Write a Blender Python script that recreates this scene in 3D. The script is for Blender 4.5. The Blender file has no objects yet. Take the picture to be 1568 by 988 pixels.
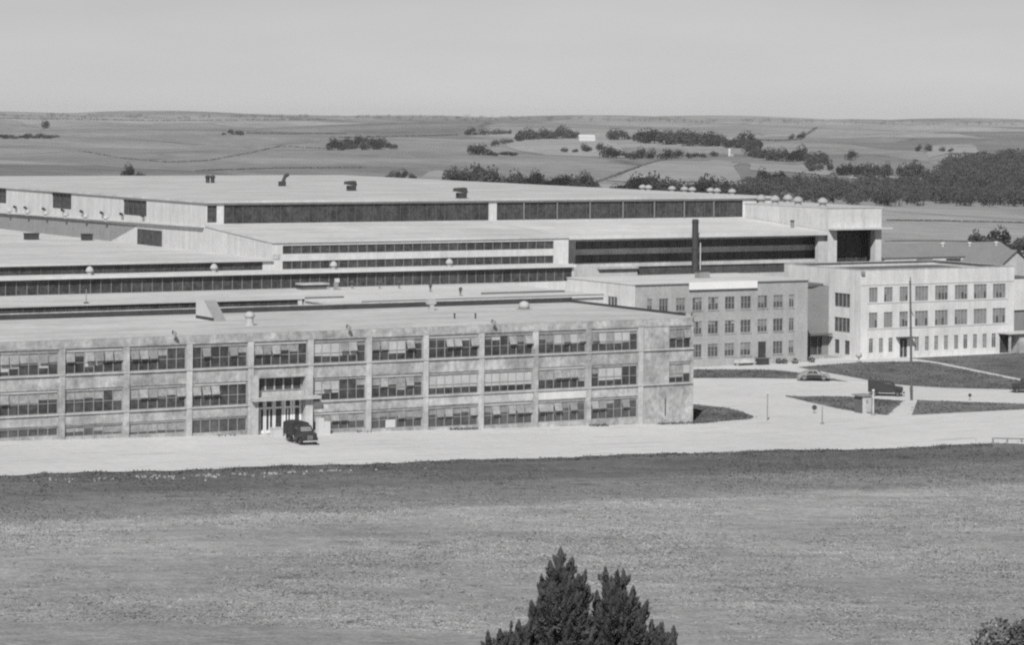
import bpy, bmesh, math, random
from mathutils import Vector, Matrix, noise as mnoise
rnd = random.Random(11)
sc = bpy.context.scene
COL = sc.collection

# ------------------------------------------------------------------ camera
F, CX, HY, RO, EYE = 4200.0, 784.0, 180.0, 0.009, 35.0
cam = bpy.data.cameras.new('camera')
cam.sensor_width = 36.0
cam.lens = 36.0 * F / 1568.0
cam.shift_y = -(494.0 - HY) / 1568.0
cam.clip_start, cam.clip_end = 1.0, 40000.0
camo = bpy.data.objects.new('camera', cam)
COL.objects.link(camo)
camo.matrix_world = (Matrix.Translation((0, 0, EYE)) @ Matrix.Rotation(math.pi/2, 4, 'X') @ Matrix.Rotation(RO, 4, 'Z'))
sc.camera = camo

# complex frame: a along the facades, b away from the road
P0 = Vector((21.0988, 315.1207, 0.0))
TH = math.atan(0.595)
CA, SA = math.cos(TH), math.sin(TH)
def W(a, b, z=0.0): return Vector((P0.x + a*CA - b*SA, P0.y + a*SA + b*CA, z))
def AB(x, y):
    dx, dy = x - P0.x, y - P0.y
    return dx*CA + dy*SA, -dx*SA + dy*CA

# ------------------------------------------------------------------ light
SUN_EL = math.radians(42)
SUN_A, SUN_B = 0.64, 0.77                 # travel of the light in the complex frame
n_ = math.hypot(SUN_A, SUN_B); SUN_A /= n_; SUN_B /= n_
tx, ty = SUN_A*CA - SUN_B*SA, SUN_A*SA + SUN_B*CA
dirv = Vector((tx*math.cos(SUN_EL), ty*math.cos(SUN_EL), -math.sin(SUN_EL)))
sun = bpy.data.lights.new('sun', 'SUN')
sun.energy, sun.angle, sun.color = 3.6, math.radians(0.6), (1.0, 0.995, 0.985)
suno = bpy.data.objects.new('sun', sun); COL.objects.link(suno)
suno.rotation_euler = dirv.to_track_quat('-Z', 'Y').to_euler()
suno.location = (-200, -200, 300)
world = bpy.data.worlds.new('World'); sc.world = world; world.use_nodes = True
nt = world.node_tree; nt.nodes.clear()
sky = nt.nodes.new('ShaderNodeTexSky'); sky.sky_type = 'NISHITA'; sky.sun_disc = False
sky.sun_elevation = SUN_EL
sky.sun_rotation = math.atan2(-tx, -ty)
sky.air_density = 1.0; sky.dust_density = 0.12; sky.ozone_density = 1.0
bw = nt.nodes.new('ShaderNodeRGBToBW')
bg = nt.nodes.new('ShaderNodeBackground'); bg.inputs['Strength'].default_value = 0.0445
wo = nt.nodes.new('ShaderNodeOutputWorld')
tcw = nt.nodes.new('ShaderNodeTexCoord'); mpw = nt.nodes.new('ShaderNodeMapping'); mpw.inputs['Scale'].default_value = (6, 6, 30)
nzw = nt.nodes.new('ShaderNodeTexNoise'); nzw.inputs['Scale'].default_value = 1.6; nzw.inputs['Detail'].default_value = 4
mrw = nt.nodes.new('ShaderNodeMapRange'); mrw.inputs['From Min'].default_value = .3; mrw.inputs['From Max'].default_value = .7; mrw.inputs['To Min'].default_value = .965; mrw.inputs['To Max'].default_value = 1.035
mlw = nt.nodes.new('ShaderNodeMath'); mlw.operation = 'MULTIPLY'
nt.links.new(tcw.outputs['Generated'], mpw.inputs['Vector']); nt.links.new(mpw.outputs[0], nzw.inputs['Vector']); nt.links.new(nzw.outputs['Fac'], mrw.inputs['Value'])
nt.links.new(sky.outputs[0], bw.inputs[0]); nt.links.new(bw.outputs[0], mlw.inputs[0]); nt.links.new(mrw.outputs[0], mlw.inputs[1]); nt.links.new(mlw.outputs[0], bg.inputs['Color']); nt.links.new(bg.outputs[0], wo.inputs['Surface'])
sc.view_settings.view_transform = 'Standard'; sc.view_settings.look = 'None'
sc.view_settings.exposure = 0.37; sc.view_settings.gamma = 1.0
sc.view_settings.use_curve_mapping = False
sc.cycles.max_bounces = 5; sc.cycles.diffuse_bounces = 3; sc.cycles.glossy_bounces = 2
sc.cycles.volume_bounces = 0
sc.cycles.use_denoising = False
sc.cycles.pixel_filter_type = 'BLACKMAN_HARRIS'; sc.cycles.filter_width = 2.2

# ------------------------------------------------------------------ materials (a monochrome print: all greys)
def nd(t, typ, **kw):
    n = t.nodes.new(typ)
    for k, v in kw.items(): setattr(n, k, v)
    return n
def math_(t, op, x, y=None, clamp=False):
    n = nd(t, 'ShaderNodeMath', operation=op, use_clamp=clamp)
    for i, v in enumerate((x, y)):
        if v is None: continue
        if hasattr(v, 'is_output') or isinstance(v, bpy.types.NodeSocket): t.links.new(v, n.inputs[i])
        else: n.inputs[i].default_value = v
    return n.outputs[0]
def noise_(t, vec, scale, detail=4.0, rough=0.55):
    n = nd(t, 'ShaderNodeTexNoise'); n.inputs['Scale'].default_value = scale
    n.inputs['Detail'].default_value = detail; n.inputs['Roughness'].default_value = rough
    t.links.new(vec, n.inputs['Vector']); return n.outputs['Fac']
def scaled(t, vec, s):
    n = nd(t, 'ShaderNodeMapping'); n.inputs['Scale'].default_value = s
    t.links.new(vec, n.inputs['Vector']); return n.outputs['Vector']
def vary(t, base, fac, amt):           # base * (1 + amt*(fac-.5)*2)
    fac = math_(t, 'MULTIPLY_ADD', fac, 2.3, True); t.nodes[-1].inputs[2].default_value = -0.65
    k = math_(t, 'MULTIPLY_ADD', fac, 2.0*amt); t.nodes[-1].inputs[2].default_value = 1.0 - amt
    return math_(t, 'MULTIPLY', base, k)
MATS = {}
def mat(name, base, big=0.12, fine=0.1, sbig=0.15, sfine=2.0, rough=0.85, spec=0.25, streak=0.0, bump=0.0, metal=0.0, leafy=0.0, bands=0.0, seams=0.0):
    m = bpy.data.materials.new(name); m.use_nodes = True; t = m.node_tree
    p = t.nodes['Principled BSDF']
    g = nd(t, 'ShaderNodeNewGeometry').outputs['Position']
    v = nd(t, 'ShaderNodeValue'); v.outputs[0].default_value = base
    c = vary(t, v.outputs[0], noise_(t, g, sbig, 5.0, 0.6), big*1.1)
    c = vary(t, c, noise_(t, g, sfine, 4.0, 0.65), fine*1.0)
    if streak:
        c = vary(t, c, noise_(t, scaled(t, g, (1.1, 1.1, 0.12)), 1.0, 4.0, 0.65), streak*1.2)
    if bands or seams:
        mp = nd(t, 'ShaderNodeMapping'); mp.inputs['Rotation'].default_value = (0, 0, -TH); t.links.new(g, mp.inputs['Vector'])
        c = vary(t, c, noise_(t, scaled(t, mp.outputs[0], (0.05, 0.45, 0.3)), 1.0, 5, 0.65), bands)
        b = nd(t, 'ShaderNodeTexBrick', offset=0.37); b.inputs['Scale'].default_value = 1.0
        b.inputs['Brick Width'].default_value = 11.0; b.inputs['Row Height'].default_value = 2.6; b.inputs['Mortar Size'].default_value = 0.06; b.inputs['Mortar Smooth'].default_value = 0.5
        b.inputs['Color1'].default_value = (0, 0, 0, 1); b.inputs['Color2'].default_value = (1, 1, 1, 1); b.inputs['Mortar'].default_value = (.5, .5, .5, 1)
        t.links.new(mp.outputs[0], b.inputs['Vector'])
        c = vary(t, c, b.outputs['Color'], seams*0.35)
        c = math_(t, 'MULTIPLY', c, math_(t, 'SUBTRACT', 1.0, math_(t, 'MULTIPLY', b.outputs['Fac'], seams)))
    c = math_(t, 'MAXIMUM', c, 0.01)
    t.links.new(c, p.inputs['Base Color'])
    p.inputs['Roughness'].default_value = rough; p.inputs['Specular IOR Level'].default_value = spec
    p.inputs['Metallic'].default_value = metal
    if bump:
        b = nd(t, 'ShaderNodeBump'); b.inputs['Strength'].default_value = bump; b.inputs['Distance'].default_value = 0.1
        t.links.new(noise_(t, g, sfine*2, 4.0, 0.6), b.inputs['Height']); t.links.new(b.outputs[0], p.inputs['Normal'])
    if leafy:
        tr = nd(t, 'ShaderNodeBsdfTranslucent'); t.links.new(c, tr.inputs['Color'])
        mx = nd(t, 'ShaderNodeMixShader'); mx.inputs[0].default_value = leafy
        t.links.new(p.outputs[0], mx.inputs[1]); t.links.new(tr.outputs[0], mx.inputs[2]); t.links.new(mx.outputs[0], t.nodes['Material Output'].inputs['Surface'])
    MATS[name] = m
    return m
M = MATS
mat('concrete', 0.345, 0.34, 0.30, 0.34, 1.8, streak=0.16)
mat('concrete_light', 0.43, 0.18, 0.17, 0.4, 2.5, streak=0.12)
mat('vent_white', 0.40, 0.08, 0.08, 0.8, 4.0)
mat('siding_light', 0.33, 0.10, 0.1, 0.8, 4.0)
mat('sign_white', 0.74, 0.03, 0.04, 0.5, 3.0)
mat('concrete_stained', 0.34, 0.30, 0.22, 0.45, 2.2, streak=0.18)
mat('white_stucco', 0.58, 0.09, 0.08, 0.25, 2.5, streak=0.10)
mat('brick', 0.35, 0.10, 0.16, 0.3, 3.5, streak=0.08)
mat('brick_shade', 0.22, 0.10, 0.10, 0.3, 3.0)  # darker copy of the brick, shade put into its colour
mat('roof_gravel', 0.47, 0.10, 0.10, 0.12, 1.1, bands=0.12, seams=0.12)
mat('roof_pale', 0.50, 0.09, 0.09, 0.12, 1.0, bands=0.10, seams=0.10)
mat('roof_white', 0.54, 0.08, 0.08, 0.14, 1.0, bands=0.08, seams=0.08)
mat('roof_dirty', 0.30, 0.10, 0.10, 0.10, 1.0)
mat('roof_dark', 0.13, 0.15, 0.1, 0.2, 1.5)
mat('tar', 0.055, 0.2, 0.2, 0.5, 3.0)
mat('white_wall', 0.53, 0.08, 0.08, 0.15, 1.5, streak=0.10)
mat('white_paint', 0.52, 0.03, 0.04, 0.5, 3.0, rough=0.6)
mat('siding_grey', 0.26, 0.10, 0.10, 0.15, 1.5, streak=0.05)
mat('shaded_wall', 0.50, 0.14, 0.12, 0.2, 1.5, streak=0.1)
mat('glass_dark', 0.055, 0.45, 0.35, 0.5, 2.0, rough=0.45, spec=0.35)  # tone variation paints uneven reflections into the glass
mat('glass_grey', 0.085, 0.35, 0.25, 0.5, 1.6, rough=0.4, spec=0.35)
mat('mullion', 0.20, 0.1, 0.1)
mat('mullion_light', 0.30, 0.1, 0.1)
mat('mullion_dark', 0.10, 0.1, 0.1)
mat('blind_light', 0.42, 0.12, 0.10, 0.8, 4.0)
mat('blind_grey', 0.22, 0.25, 0.2, 0.8, 4.0)
mat('curtain', 0.29, 0.25, 0.25, 1.2, 4.0)
mat('dark_metal', 0.055, 0.15, 0.1, 1.0, 6.0, rough=0.6)
mat('grey_metal', 0.22, 0.1, 0.1, 1.0, 5.0, rough=0.5)
mat('vehicle_black', 0.035, 0.15, 0.1, 1.0, 5.0, rough=0.35, spec=0.5)
mat('canvas_black', 0.045, 0.2, 0.15, 1.0, 5.0, rough=0.9)
mat('vehicle_grey', 0.26, 0.12, 0.1, 1.0, 5.0, rough=0.3, spec=0.5)
mat('tyre', 0.04, 0.1, 0.1)
mat('chrome', 0.6, 0.05, 0.05, rough=0.3, metal=0.5)
mat('wood_pole', 0.12, 0.2, 0.2, 1.0, 5.0)
mat('wood_grey', 0.24, 0.15, 0.2, 1.0, 5.0)
mat('hedge_leaf', 0.17, 0.25, 0.2, 0.03, 0.3, leafy=0.4)
mat('bark', 0.06, 0.2, 0.2, 1.0, 5.0)
mat('leaf_dark', 0.10, 0.25, 0.15, 0.03, 0.3, leafy=0.4)
mat('leaf_mid', 0.125, 0.25, 0.15, 0.03, 0.3, leafy=0.4)
mat('leaf_pale', 0.16, 0.3, 0.2, 0.03, 0.3, leafy=0.4)
mat('needle', 0.17, 0.2, 0.2, 0.8, 6.0, leafy=0.5)
mat('lawn', 0.125, 0.32, 0.35, 0.16, 1.4, bump=0.6)
mat('lawn_worn', 0.165, 0.32, 0.35, 0.2, 1.4, bump=0.6)
mat('path_concrete', 0.52, 0.06, 0.08, 0.3, 2.0)
mat('stone_pale', 0.30, 0.25, 0.2, 0.6, 4.0)
mat('weed', 0.15, 0.3, 0.3, 0.3, 2.0, leafy=0.4)
mat('grass_blade', 0.36, 0.30, 0.2, 0.10, 1.0, leafy=0.4)
mat('shingle', 0.21, 0.08, 0.1, 0.3, 2.0)

def yard_mat():
    m = bpy.data.materials.new('yard_concrete'); m.use_nodes = True; t = m.node_tree; p = t.nodes['Principled BSDF']
    g = nd(t, 'ShaderNodeNewGeometry').outputs['Position']
    v = nd(t, 'ShaderNodeValue'); v.outputs[0].default_value = 0.55
    c = vary(t, v.outputs[0], noise_(t, g, 0.05, 6, 0.65), 0.09)
    c = vary(t, c, noise_(t, g, 1.2, 4, 0.6), 0.07)
    mp = nd(t, 'ShaderNodeMapping'); mp.inputs['Rotation'].default_value = (0, 0, -TH); t.links.new(g, mp.inputs['Vector'])
    b = nd(t, 'ShaderNodeTexBrick', offset=0.0); b.inputs['Scale'].default_value = 1.0
    b.inputs['Brick Width'].default_value = 5.5; b.inputs['Row Height'].default_value = 4.5; b.inputs['Mortar Size'].default_value = 0.05
    b.inputs['Mortar Smooth'].default_value = 0.3
    t.links.new(mp.outputs[0], b.inputs['Vector'])
    c = math_(t, 'MULTIPLY', c, math_(t, 'SUBTRACT', 1.0, math_(t, 'MULTIPLY', b.outputs['Fac'], 0.16)))
    c = vary(t, c, noise_(t, scaled(t, mp.outputs[0], (0.015, 0.55, 1.0)), 1.0, 4, 0.6), 0.03)
    # oil drips and tyre dirt, long along the road
    s = noise_(t, scaled(t, mp.outputs[0], (0.10, 0.9, 1.0)), 1.0, 5, 0.7)
    s = math_(t, 'MULTIPLY', math_(t, 'SUBTRACT', s, 0.56, True), 2.2, True)
    c = math_(t, 'MULTIPLY', c, math_(t, 'SUBTRACT', 1.0, s))
    t.links.new(c, p.inputs['Base Color']); p.inputs['Roughness'].default_value = 0.9; p.inputs['Specular IOR Level'].default_value = 0.2
    MATS['yard_concrete'] = m
yard_mat()

def ground_mat():
    m = bpy.data.materials.new('ground_fields'); m.use_nodes = True; t = m.node_tree; p = t.nodes['Principled BSDF']
    g = nd(t, 'ShaderNodeNewGeometry').outputs['Position']
    dt = nd(t, 'ShaderNodeVectorMath', operation='DOT_PRODUCT'); t.links.new(g, dt.inputs[0]); dt.inputs[1].default_value = (-SA, CA, 0)
    b = math_(t, 'SUBTRACT', dt.outputs['Value'], -P0.x*SA + P0.y*CA)
    dt2 = nd(t, 'ShaderNodeVectorMath', operation='DOT_PRODUCT'); t.links.new(g, dt2.inputs[0]); dt2.inputs[1].default_value = (CA, SA, 0)
    a = math_(t, 'SUBTRACT', dt2.outputs['Value'], P0.x*CA + P0.y*SA)
    # near field, mown in belts along the road; the belts lean a little to the facade
    bb = math_(t, 'ADD', b, math_(t, 'MULTIPLY', a, 0.03))
    bb = math_(t, 'ADD', bb, math_(t, 'MULTIPLY', math_(t, 'SUBTRACT', noise_(t, g, 0.16, 5, 0.65), 0.5), 7.0))
    r = nd(t, 'ShaderNodeValToRGB'); cr = r.color_ramp
    t.links.new(math_(t, 'DIVIDE', math_(t, 'ADD', bb, 160.0), 160.0), r.inputs[0])
    stops = [(0.0, .25), (.30, .27), (.50, .295), (.625, .315), (.645, .215), (.72, .19), (.735, .145), (.80, .125), (.835, .15), (.85, .22), (1.0, .24)]
    while len(cr.elements) < len(stops): cr.elements.new(0.5)
    for e, (x, v) in zip(cr.elements, stops): e.position = x; e.color = (v, v, v, 1)
    near = r.outputs[0]
    mpn = nd(t, 'ShaderNodeMapping'); mpn.inputs['Rotation'].default_value = (0, 0, -TH*.6); t.links.new(g, mpn.inputs['Vector'])
    near = vary(t, near, noise_(t, scaled(t, g, (0.5, 1.0, 1.0)), 0.09, 6, 0.7), 0.24)
    near = vary(t, near, noise_(t, g, 0.7, 5, 0.7), 0.20)
    near = vary(t, near, noise_(t, g, 3.2, 3, 0.7), 0.28)
    near = vary(t, near, noise_(t, scaled(t, mpn.outputs[0], (0.10, 0.75, 1)), 1.0, 5, 0.65), 0.13)
    sp = noise_(t, scaled(t, g, (0.7, 1, 1)), 0.30, 4, 0.6)
    sp = math_(t, 'MULTIPLY', math_(t, 'SUBTRACT', sp, 0.62, True), 3.2, True)
    near = math_(t, 'MULTIPLY', near, math_(t, 'SUBTRACT', 1.0, sp))
    # far farmland: fields of different crops
    wv = nd(t, 'ShaderNodeVectorMath', operation='ADD'); t.links.new(g, wv.inputs[0])
    nz = nd(t, 'ShaderNodeTexNoise'); nz.inputs['Scale'].default_value = 0.0016; nz.inputs['Detail'].default_value = 3; t.links.new(g, nz.inputs['Vector'])
    sv = nd(t, 'ShaderNodeVectorMath', operation='SCALE'); t.links.new(nz.outputs['Color'], sv.inputs[0]); sv.inputs['Scale'].default_value = 420.0
    t.links.new(sv.outputs[0], wv.inputs[1])
    mp = nd(t, 'ShaderNodeMapping'); mp.inputs['Scale'].default_value = (1/300.0, 1/520.0, 0.0); mp.inputs['Rotation'].default_value = (0, 0, 0.5)
    t.links.new(wv.outputs[0], mp.inputs['Vector'])
    vo = nd(t, 'ShaderNodeTexVoronoi', voronoi_dimensions='2D'); vo.inputs['Scale'].default_value = 1.0; t.links.new(mp.outputs[0], vo.inputs['Vector'])
    ve = nd(t, 'ShaderNodeTexVoronoi', voronoi_dimensions='2D', feature='DISTANCE_TO_EDGE'); ve.inputs['Scale'].default_value = 1.0; t.links.new(mp.outputs[0], ve.inputs['Vector'])
    sepc = nd(t, 'ShaderNodeSeparateColor'); t.links.new(vo.outputs['Color'], sepc.inputs[0])
    far = math_(t, 'MULTIPLY_ADD', sepc.outputs[0], 0.15); t.nodes[-1].inputs[2].default_value = 0.178
    far = vary(t, far, noise_(t, scaled(t, g, (1, 1.2, 1)), 0.004, 7, 0.7), 0.34)
    far = vary(t, far, noise_(t, g, 0.05, 5, 0.75), 0.24)
    ed = math_(t, 'SUBTRACT', 1.0, math_(t, 'MULTIPLY', math_(t, 'DIVIDE', ve.outputs['Distance'], 0.035, True), 1.0), True)
    ed = math_(t, 'MULTIPLY', ed, math_(t, 'MULTIPLY', math_(t, 'SUBTRACT', noise_(t, g, 0.004, 2), 0.35, True), 2.2, True))
    far = math_(t, 'MULTIPLY', far, math_(t, 'SUBTRACT', 1.0, math_(t, 'MULTIPLY', ed, 0.65)))
    k = math_(t, 'DIVIDE', math_(t, 'SUBTRACT', b, 70.0), 40.0, True)
    mx = nd(t, 'ShaderNodeMix', data_type='FLOAT'); t.links.new(k, mx.inputs[0]); t.links.new(near, mx.inputs[2]); t.links.new(far, mx.inputs[3])
    t.links.new(mx.outputs[0], p.inputs['Base Color']); p.inputs['Roughness'].default_value = 0.95; p.inputs['Specular IOR Level'].default_value = 0.1
    bu = nd(t, 'ShaderNodeBump'); bu.inputs['Strength'].default_value = 0.35; bu.inputs['Distance'].default_value = 0.5
    t.links.new(noise_(t, g, 1.1, 5, 0.7), bu.inputs['Height']); t.links.new(bu.outputs[0], p.inputs['Normal'])
    MATS['ground_fields'] = m
    # single crops: same relief of tone but one base value
    for nm, v in (('field_pale', 0.31), ('field_stubble', 0.29), ('field_bare', 0.29), ('field_dark', 0.14)):
        mat(nm, v, 0.16, 0.12, 0.012, 0.12)
ground_mat()

# ------------------------------------------------------------------ mesh helpers
ORG = {}
class MB:
    def __init__(s): s.v = []; s.f = []; s.mi = []; s.cur = 0
    def quad(s, *p):
        n = len(s.v); s.v += [tuple(q) for q in p]; s.f.append(tuple(range(n, n+len(p)))); s.mi.append(s.cur)
    def box(s, a0, a1, b0, b1, z0, z1):
        n = len(s.v)
        s.v += [(a0,b0,z0),(a1,b0,z0),(a1,b1,z0),(a0,b1,z0),(a0,b0,z1),(a1,b0,z1),(a1,b1,z1),(a0,b1,z1)]
        for f in ((0,3,2,1),(4,5,6,7),(0,1,5,4),(1,2,6,5),(2,3,7,6),(3,0,4,7)):
            s.f.append(tuple(n+i for i in f)); s.mi.append(s.cur)
    def prism(s, pts, z0, z1):
        k = len(pts); n = len(s.v)
        s.v += [(x, y, z0) for x, y in pts] + [(x, y, z1) for x, y in pts]
        s.f.append(tuple(n+k-1-i for i in range(k))); s.f.append(tuple(n+k+i for i in range(k))); s.mi += [s.cur]*2
        for i in range(k):
            j = (i+1) % k; s.f.append((n+i, n+j, n+k+j, n+k+i)); s.mi.append(s.cur)
    def lathe(s, x, y, prof, seg=12, axis='z'):
        n = len(s.v); k = len(prof)
        for r, z in prof:
            for i in range(seg):
                w = 2*math.pi*i/seg; c, q = r*math.cos(w), r*math.sin(w)
                s.v.append((x+c, y+q, z) if axis == 'z' else (x+c, z, y+q))
        for j in range(k-1):
            for i in range(seg):
                i2 = (i+1) % seg
                f = (n+j*seg+i, n+j*seg+i2, n+(j+1)*seg+i2, n+(j+1)*seg+i)
                s.f.append(f if axis == 'z' else f[::-1]); s.mi.append(s.cur)
        s.f.append(tuple(n+seg-1-i for i in range(seg)) if axis == 'z' else tuple(n+i for i in range(seg)))
        e = n+(k-1)*seg
        s.f.append(tuple(e+i for i in range(seg)) if axis == 'z' else tuple(e+seg-1-i for i in range(seg)))
        s.mi += [s.cur]*2
    def tube(s, p, q, r, r2=None, seg=6):
        r2 = r if r2 is None else r2
        p, q = Vector(p), Vector(q); d = (q-p).normalized()
        u = d.orthogonal().normalized(); w = d.cross(u); n = len(s.v)
        for c, rr in ((p, r), (q, r2)):
            for i in range(seg):
                t = 2*math.pi*i/seg; s.v.append(tuple(c + u*rr*math.cos(t) + w*rr*math.sin(t)))
        for i in range(seg):
            j = (i+1) % seg; s.f.append((n+i, n+j, n+seg+j, n+seg+i)); s.mi.append(s.cur)
        s.f.append(tuple(n+seg-1-i for i in range(seg))); s.f.append(tuple(n+seg+i for i in range(seg))); s.mi += [s.cur]*2
    def facade(s, us, ue, zs, ze, holes, plane, at, depth):
        """a wall sheet with openings and their reveals; plane 'b' runs along a, plane 'a' runs along b"""
        P = (lambda u, d, z: (u, at+d, z)) if plane == 'b' else (lambda u, d, z: (at+d, u, z))
        U = sorted({us, ue} | {h[i] for h in holes for i in (0, 1)}); Z = sorted({zs, ze} | {h[i] for h in holes for i in (2, 3)})
        fl = plane == 'a'
        def q(*p): s.quad(*(p[::-1] if fl else p))
        for i in range(len(U)-1):
            for j in range(len(Z)-1):
                u, z = (U[i]+U[i+1])/2, (Z[j]+Z[j+1])/2
                if any(h[0] < u < h[1] and h[2] < z < h[3] for h in holes): continue
                q(P(U[i],0,Z[j]), P(U[i+1],0,Z[j]), P(U[i+1],0,Z[j+1]), P(U[i],0,Z[j+1]))
        for u0, u1, z0, z1 in holes:
            q(P(u0,0,z0), P(u0,0,z1), P(u0,depth,z1), P(u0,depth,z0)); q(P(u1,0,z1), P(u1,0,z0), P(u1,depth,z0), P(u1,depth,z1))
            q(P(u0,0,z1), P(u1,0,z1), P(u1,depth,z1), P(u0,depth,z1)); q(P(u1,0,z0), P(u0,0,z0), P(u0,depth,z0), P(u1,depth,z0))
    def build(s, name, mats, parent=None, loc=None, rotz=None, smooth=False, merge=True):
        org = Vector((0, 0, 0))
        if parent is not None:
            org = ORG[parent.name]
        elif loc is not None and rotz is None:
            org = Vector(loc)
        me = bpy.data.meshes.new(name)
        me.from_pydata([(x-org.x, y-org.y, z-org.z) for x, y, z in s.v], [], s.f)
        for m_ in (mats if isinstance(mats, (list, tuple)) else [mats]): me.materials.append(M[m_])
        for p_, i in zip(me.polygons, s.mi): p_.material_index = i; p_.use_smooth = smooth
        if merge:
            bm = bmesh.new(); bm.from_mesh(me); bmesh.ops.remove_doubles(bm, verts=bm.verts, dist=0.0005); bm.to_mesh(me); bm.free()
        o = bpy.data.objects.new(name, me); COL.objects.link(o)
        if parent is not None: o.parent = parent
        elif loc is not None and rotz is None: o.location = W(*loc); o.rotation_euler = (0, 0, TH)
        elif loc is not None: o.location = loc; o.rotation_euler = (0, 0, rotz)
        ORG[o.name] = org
        return o
def tag(o, label, cat, group=None, kind=None):
    o['label'] = label; o['category'] = cat
    if group: o['group'] = group
    if kind: o['kind'] = kind
    return o
def thing(name, label, cat, loc=(0, 0, 0), group=None):        # loc in the complex frame
    o = bpy.data.objects.new(name, None); COL.objects.link(o)
    o.location = W(*loc); o.rotation_euler = (0, 0, TH); o.empty_display_size = 0.5
    ORG[o.name] = Vector(loc)
    return tag(o, label, cat, group)
def wthing(name, label, cat, loc, rotz=0.0, group=None):       # loc in the world, parts in own coordinates
    o = bpy.data.objects.new(name, None); COL.objects.link(o)
    o.location = loc; o.rotation_euler = (0, 0, rotz); ORG[o.name] = Vector((0, 0, 0))
    return tag(o, label, cat, group)
def copy_tree(o, parent=None):
    c = o.copy(); COL.objects.link(c)
    if parent is not None: c.parent = parent
    ORG[c.name] = ORG.get(o.name, Vector((0, 0, 0)))
    for ch in list(o.children): copy_tree(ch, c)
    return c

# ------------------------------------------------------------------ terrain
def gbase(a): return 0.0276*min(110.0, max(0.0, -a))
def sstep(x, lo, hi):
    t = min(1.0, max(0.0, (x-lo)/(hi-lo))); return t*t*(3-2*t)
def gz(x, y):
    d = math.hypot(x, y); a, b = AB(x, y)
    z = gbase(a)
    if y < 400:
        z *= 1.0
    if d < 175:
        k = (1 - d/175.0)**1.6
        z = z*(1-k) + 33.0*k
    f = sstep(y, 560, 1500)
    if f > 0:
        z = z*(1-f)
        roll = 5.0*math.sin(x/410.0+0.7)*math.sin(y/520.0+0.4) + 3.2*math.sin(x/210.0-y/330.0+1.9) + 2.0*math.sin((x*0.8+y)/150.0)
        z += f*roll*sstep(y, 600, 2200)*1.75
        z += f*(29.5*sstep(y, 900, 7200))
        z += 1.5*sstep(y, 6500, 8600)
        z -= 9.0*math.exp(-((y-1150)/420.0)**2)*sstep(x, 40, 330)      # wooded creek valley
    return z
def hit(px, py, zoff=0.0):
    """where a sight line meets the ground"""
    dx, dy = px-CX, py-HY; c, s = math.cos(RO), math.sin(RO)
    u, v = (dx*c+dy*s)/F, (-dx*s+dy*c)/F
    lo, y = 60.0, 60.0
    while y < 8900:
        y2 = y*1.006
        if EYE - v*y2 <= gz(u*y2, y2)+zoff:
            for _ in range(25):
                m = (y+y2)/2
                if EYE - v*m <= gz(u*m, m)+zoff: y2 = m
                else: y = m
            return Vector((u*y2, y2, gz(u*y2, y2)))
        y = y2
    return None
angs = []
t = -180.0
while t < 180.0:
    angs.append(t); t += 0.1 if -17.95 <= t+1e-6 < 18 else (1.0 if -40 <= t+1e-6 < 40 else 7.0)
rads = [3, 10, 20, 35, 50, 65, 80, 95]
r_ = 105.0
while r_ < 430: rads.append(r_); r_ += 3.5
while r_ < 9000: rads.append(r_); r_ *= 1.0125
rads.append(9000.0)
gv = [(0, 0, gz(0, 0))]; gf = []
na = len(angs)
for r_ in rads:
    for t in angs:
        x, y = r_*math.sin(math.radians(t)), r_*math.cos(math.radians(t)); gv.append((x, y, gz(x, y)))
for i in range(na): gf.append((0, 1+(i+1) % na, 1+i))
for j in range(len(rads)-1):
    for i in range(na):
        i2 = (i+1) % na; gf.append((1+j*na+i, 1+j*na+i2, 1+(j+1)*na+i2, 1+(j+1)*na+i))
me = bpy.data.meshes.new('ground'); me.from_pydata(gv, [], gf)
me.materials.append(M['ground_fields'])
for p_ in me.polygons: p_.use_smooth = True
ground = bpy.data.objects.new('ground', me); COL.objects.link(ground)
tag(ground, 'rolling prairie ground from the mown field to the far skyline', 'ground', kind='structure')

# concrete yard and road, lawns, paths ----------------------------------------------------------
LAWNS = []
def sheet(name, mat_, apts, label, cat, z=0.06, th=0.0, kind='structure'):
    mb = MB()
    if name == 'lawn': LAWNS.append(apts)
    if th: mb.prism(apts, -0.05, z)
    else: mb.quad(*[(a, b, gbase(a)+z) for a, b in apts])
    o = mb.build(name, mat_, loc=(0, 0, 0)); return tag(o, label, cat, kind=kind)
mb = MB()
cuts = [-150, -110] + [-110+5*i for i in range(1, 22)] + [0, 8, 16, 30, 60, 150]
def nearedge(a): return -26.6 - 0.5*math.sin(a*0.31) - 0.35*math.sin(a*1.3+1) - (0.16*max(0, a+10) if a < 25 else 5.6+0.02*(a-25))
fine = []
for i in range(len(cuts)-1):
    n = 4
    for k in range(n): fine.append(cuts[i]+(cuts[i+1]-cuts[i])*k/n)
fine.append(cuts[-1])
for i in range(len(fine)-1):
    a0, a1 = fine[i], fine[i+1]
    mb.quad((a0, nearedge(a0), gbase(a0)+.06), (a1, nearedge(a1), gbase(a1)+.06), (a1, 62, gbase(a1)+.06), (a0, 62, gbase(a0)+.06))
o = mb.build('road', 'yard_concrete', loc=(0, 0, 0)); tag(o, 'wide pale concrete road and forecourt in front of the offices', 'road', kind='structure')
sheet('lawn', 'lawn', [(0.15, -.4), (8.2, .35), (9.6, 1.6), (10.6, 3.2), (12.2, 8.3), (12.9, 12), (11.8, 16.4), (0.15, 26)], 'dark grass wedge at the right end of the long office block', 'lawn', 0.11, 1)
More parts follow.
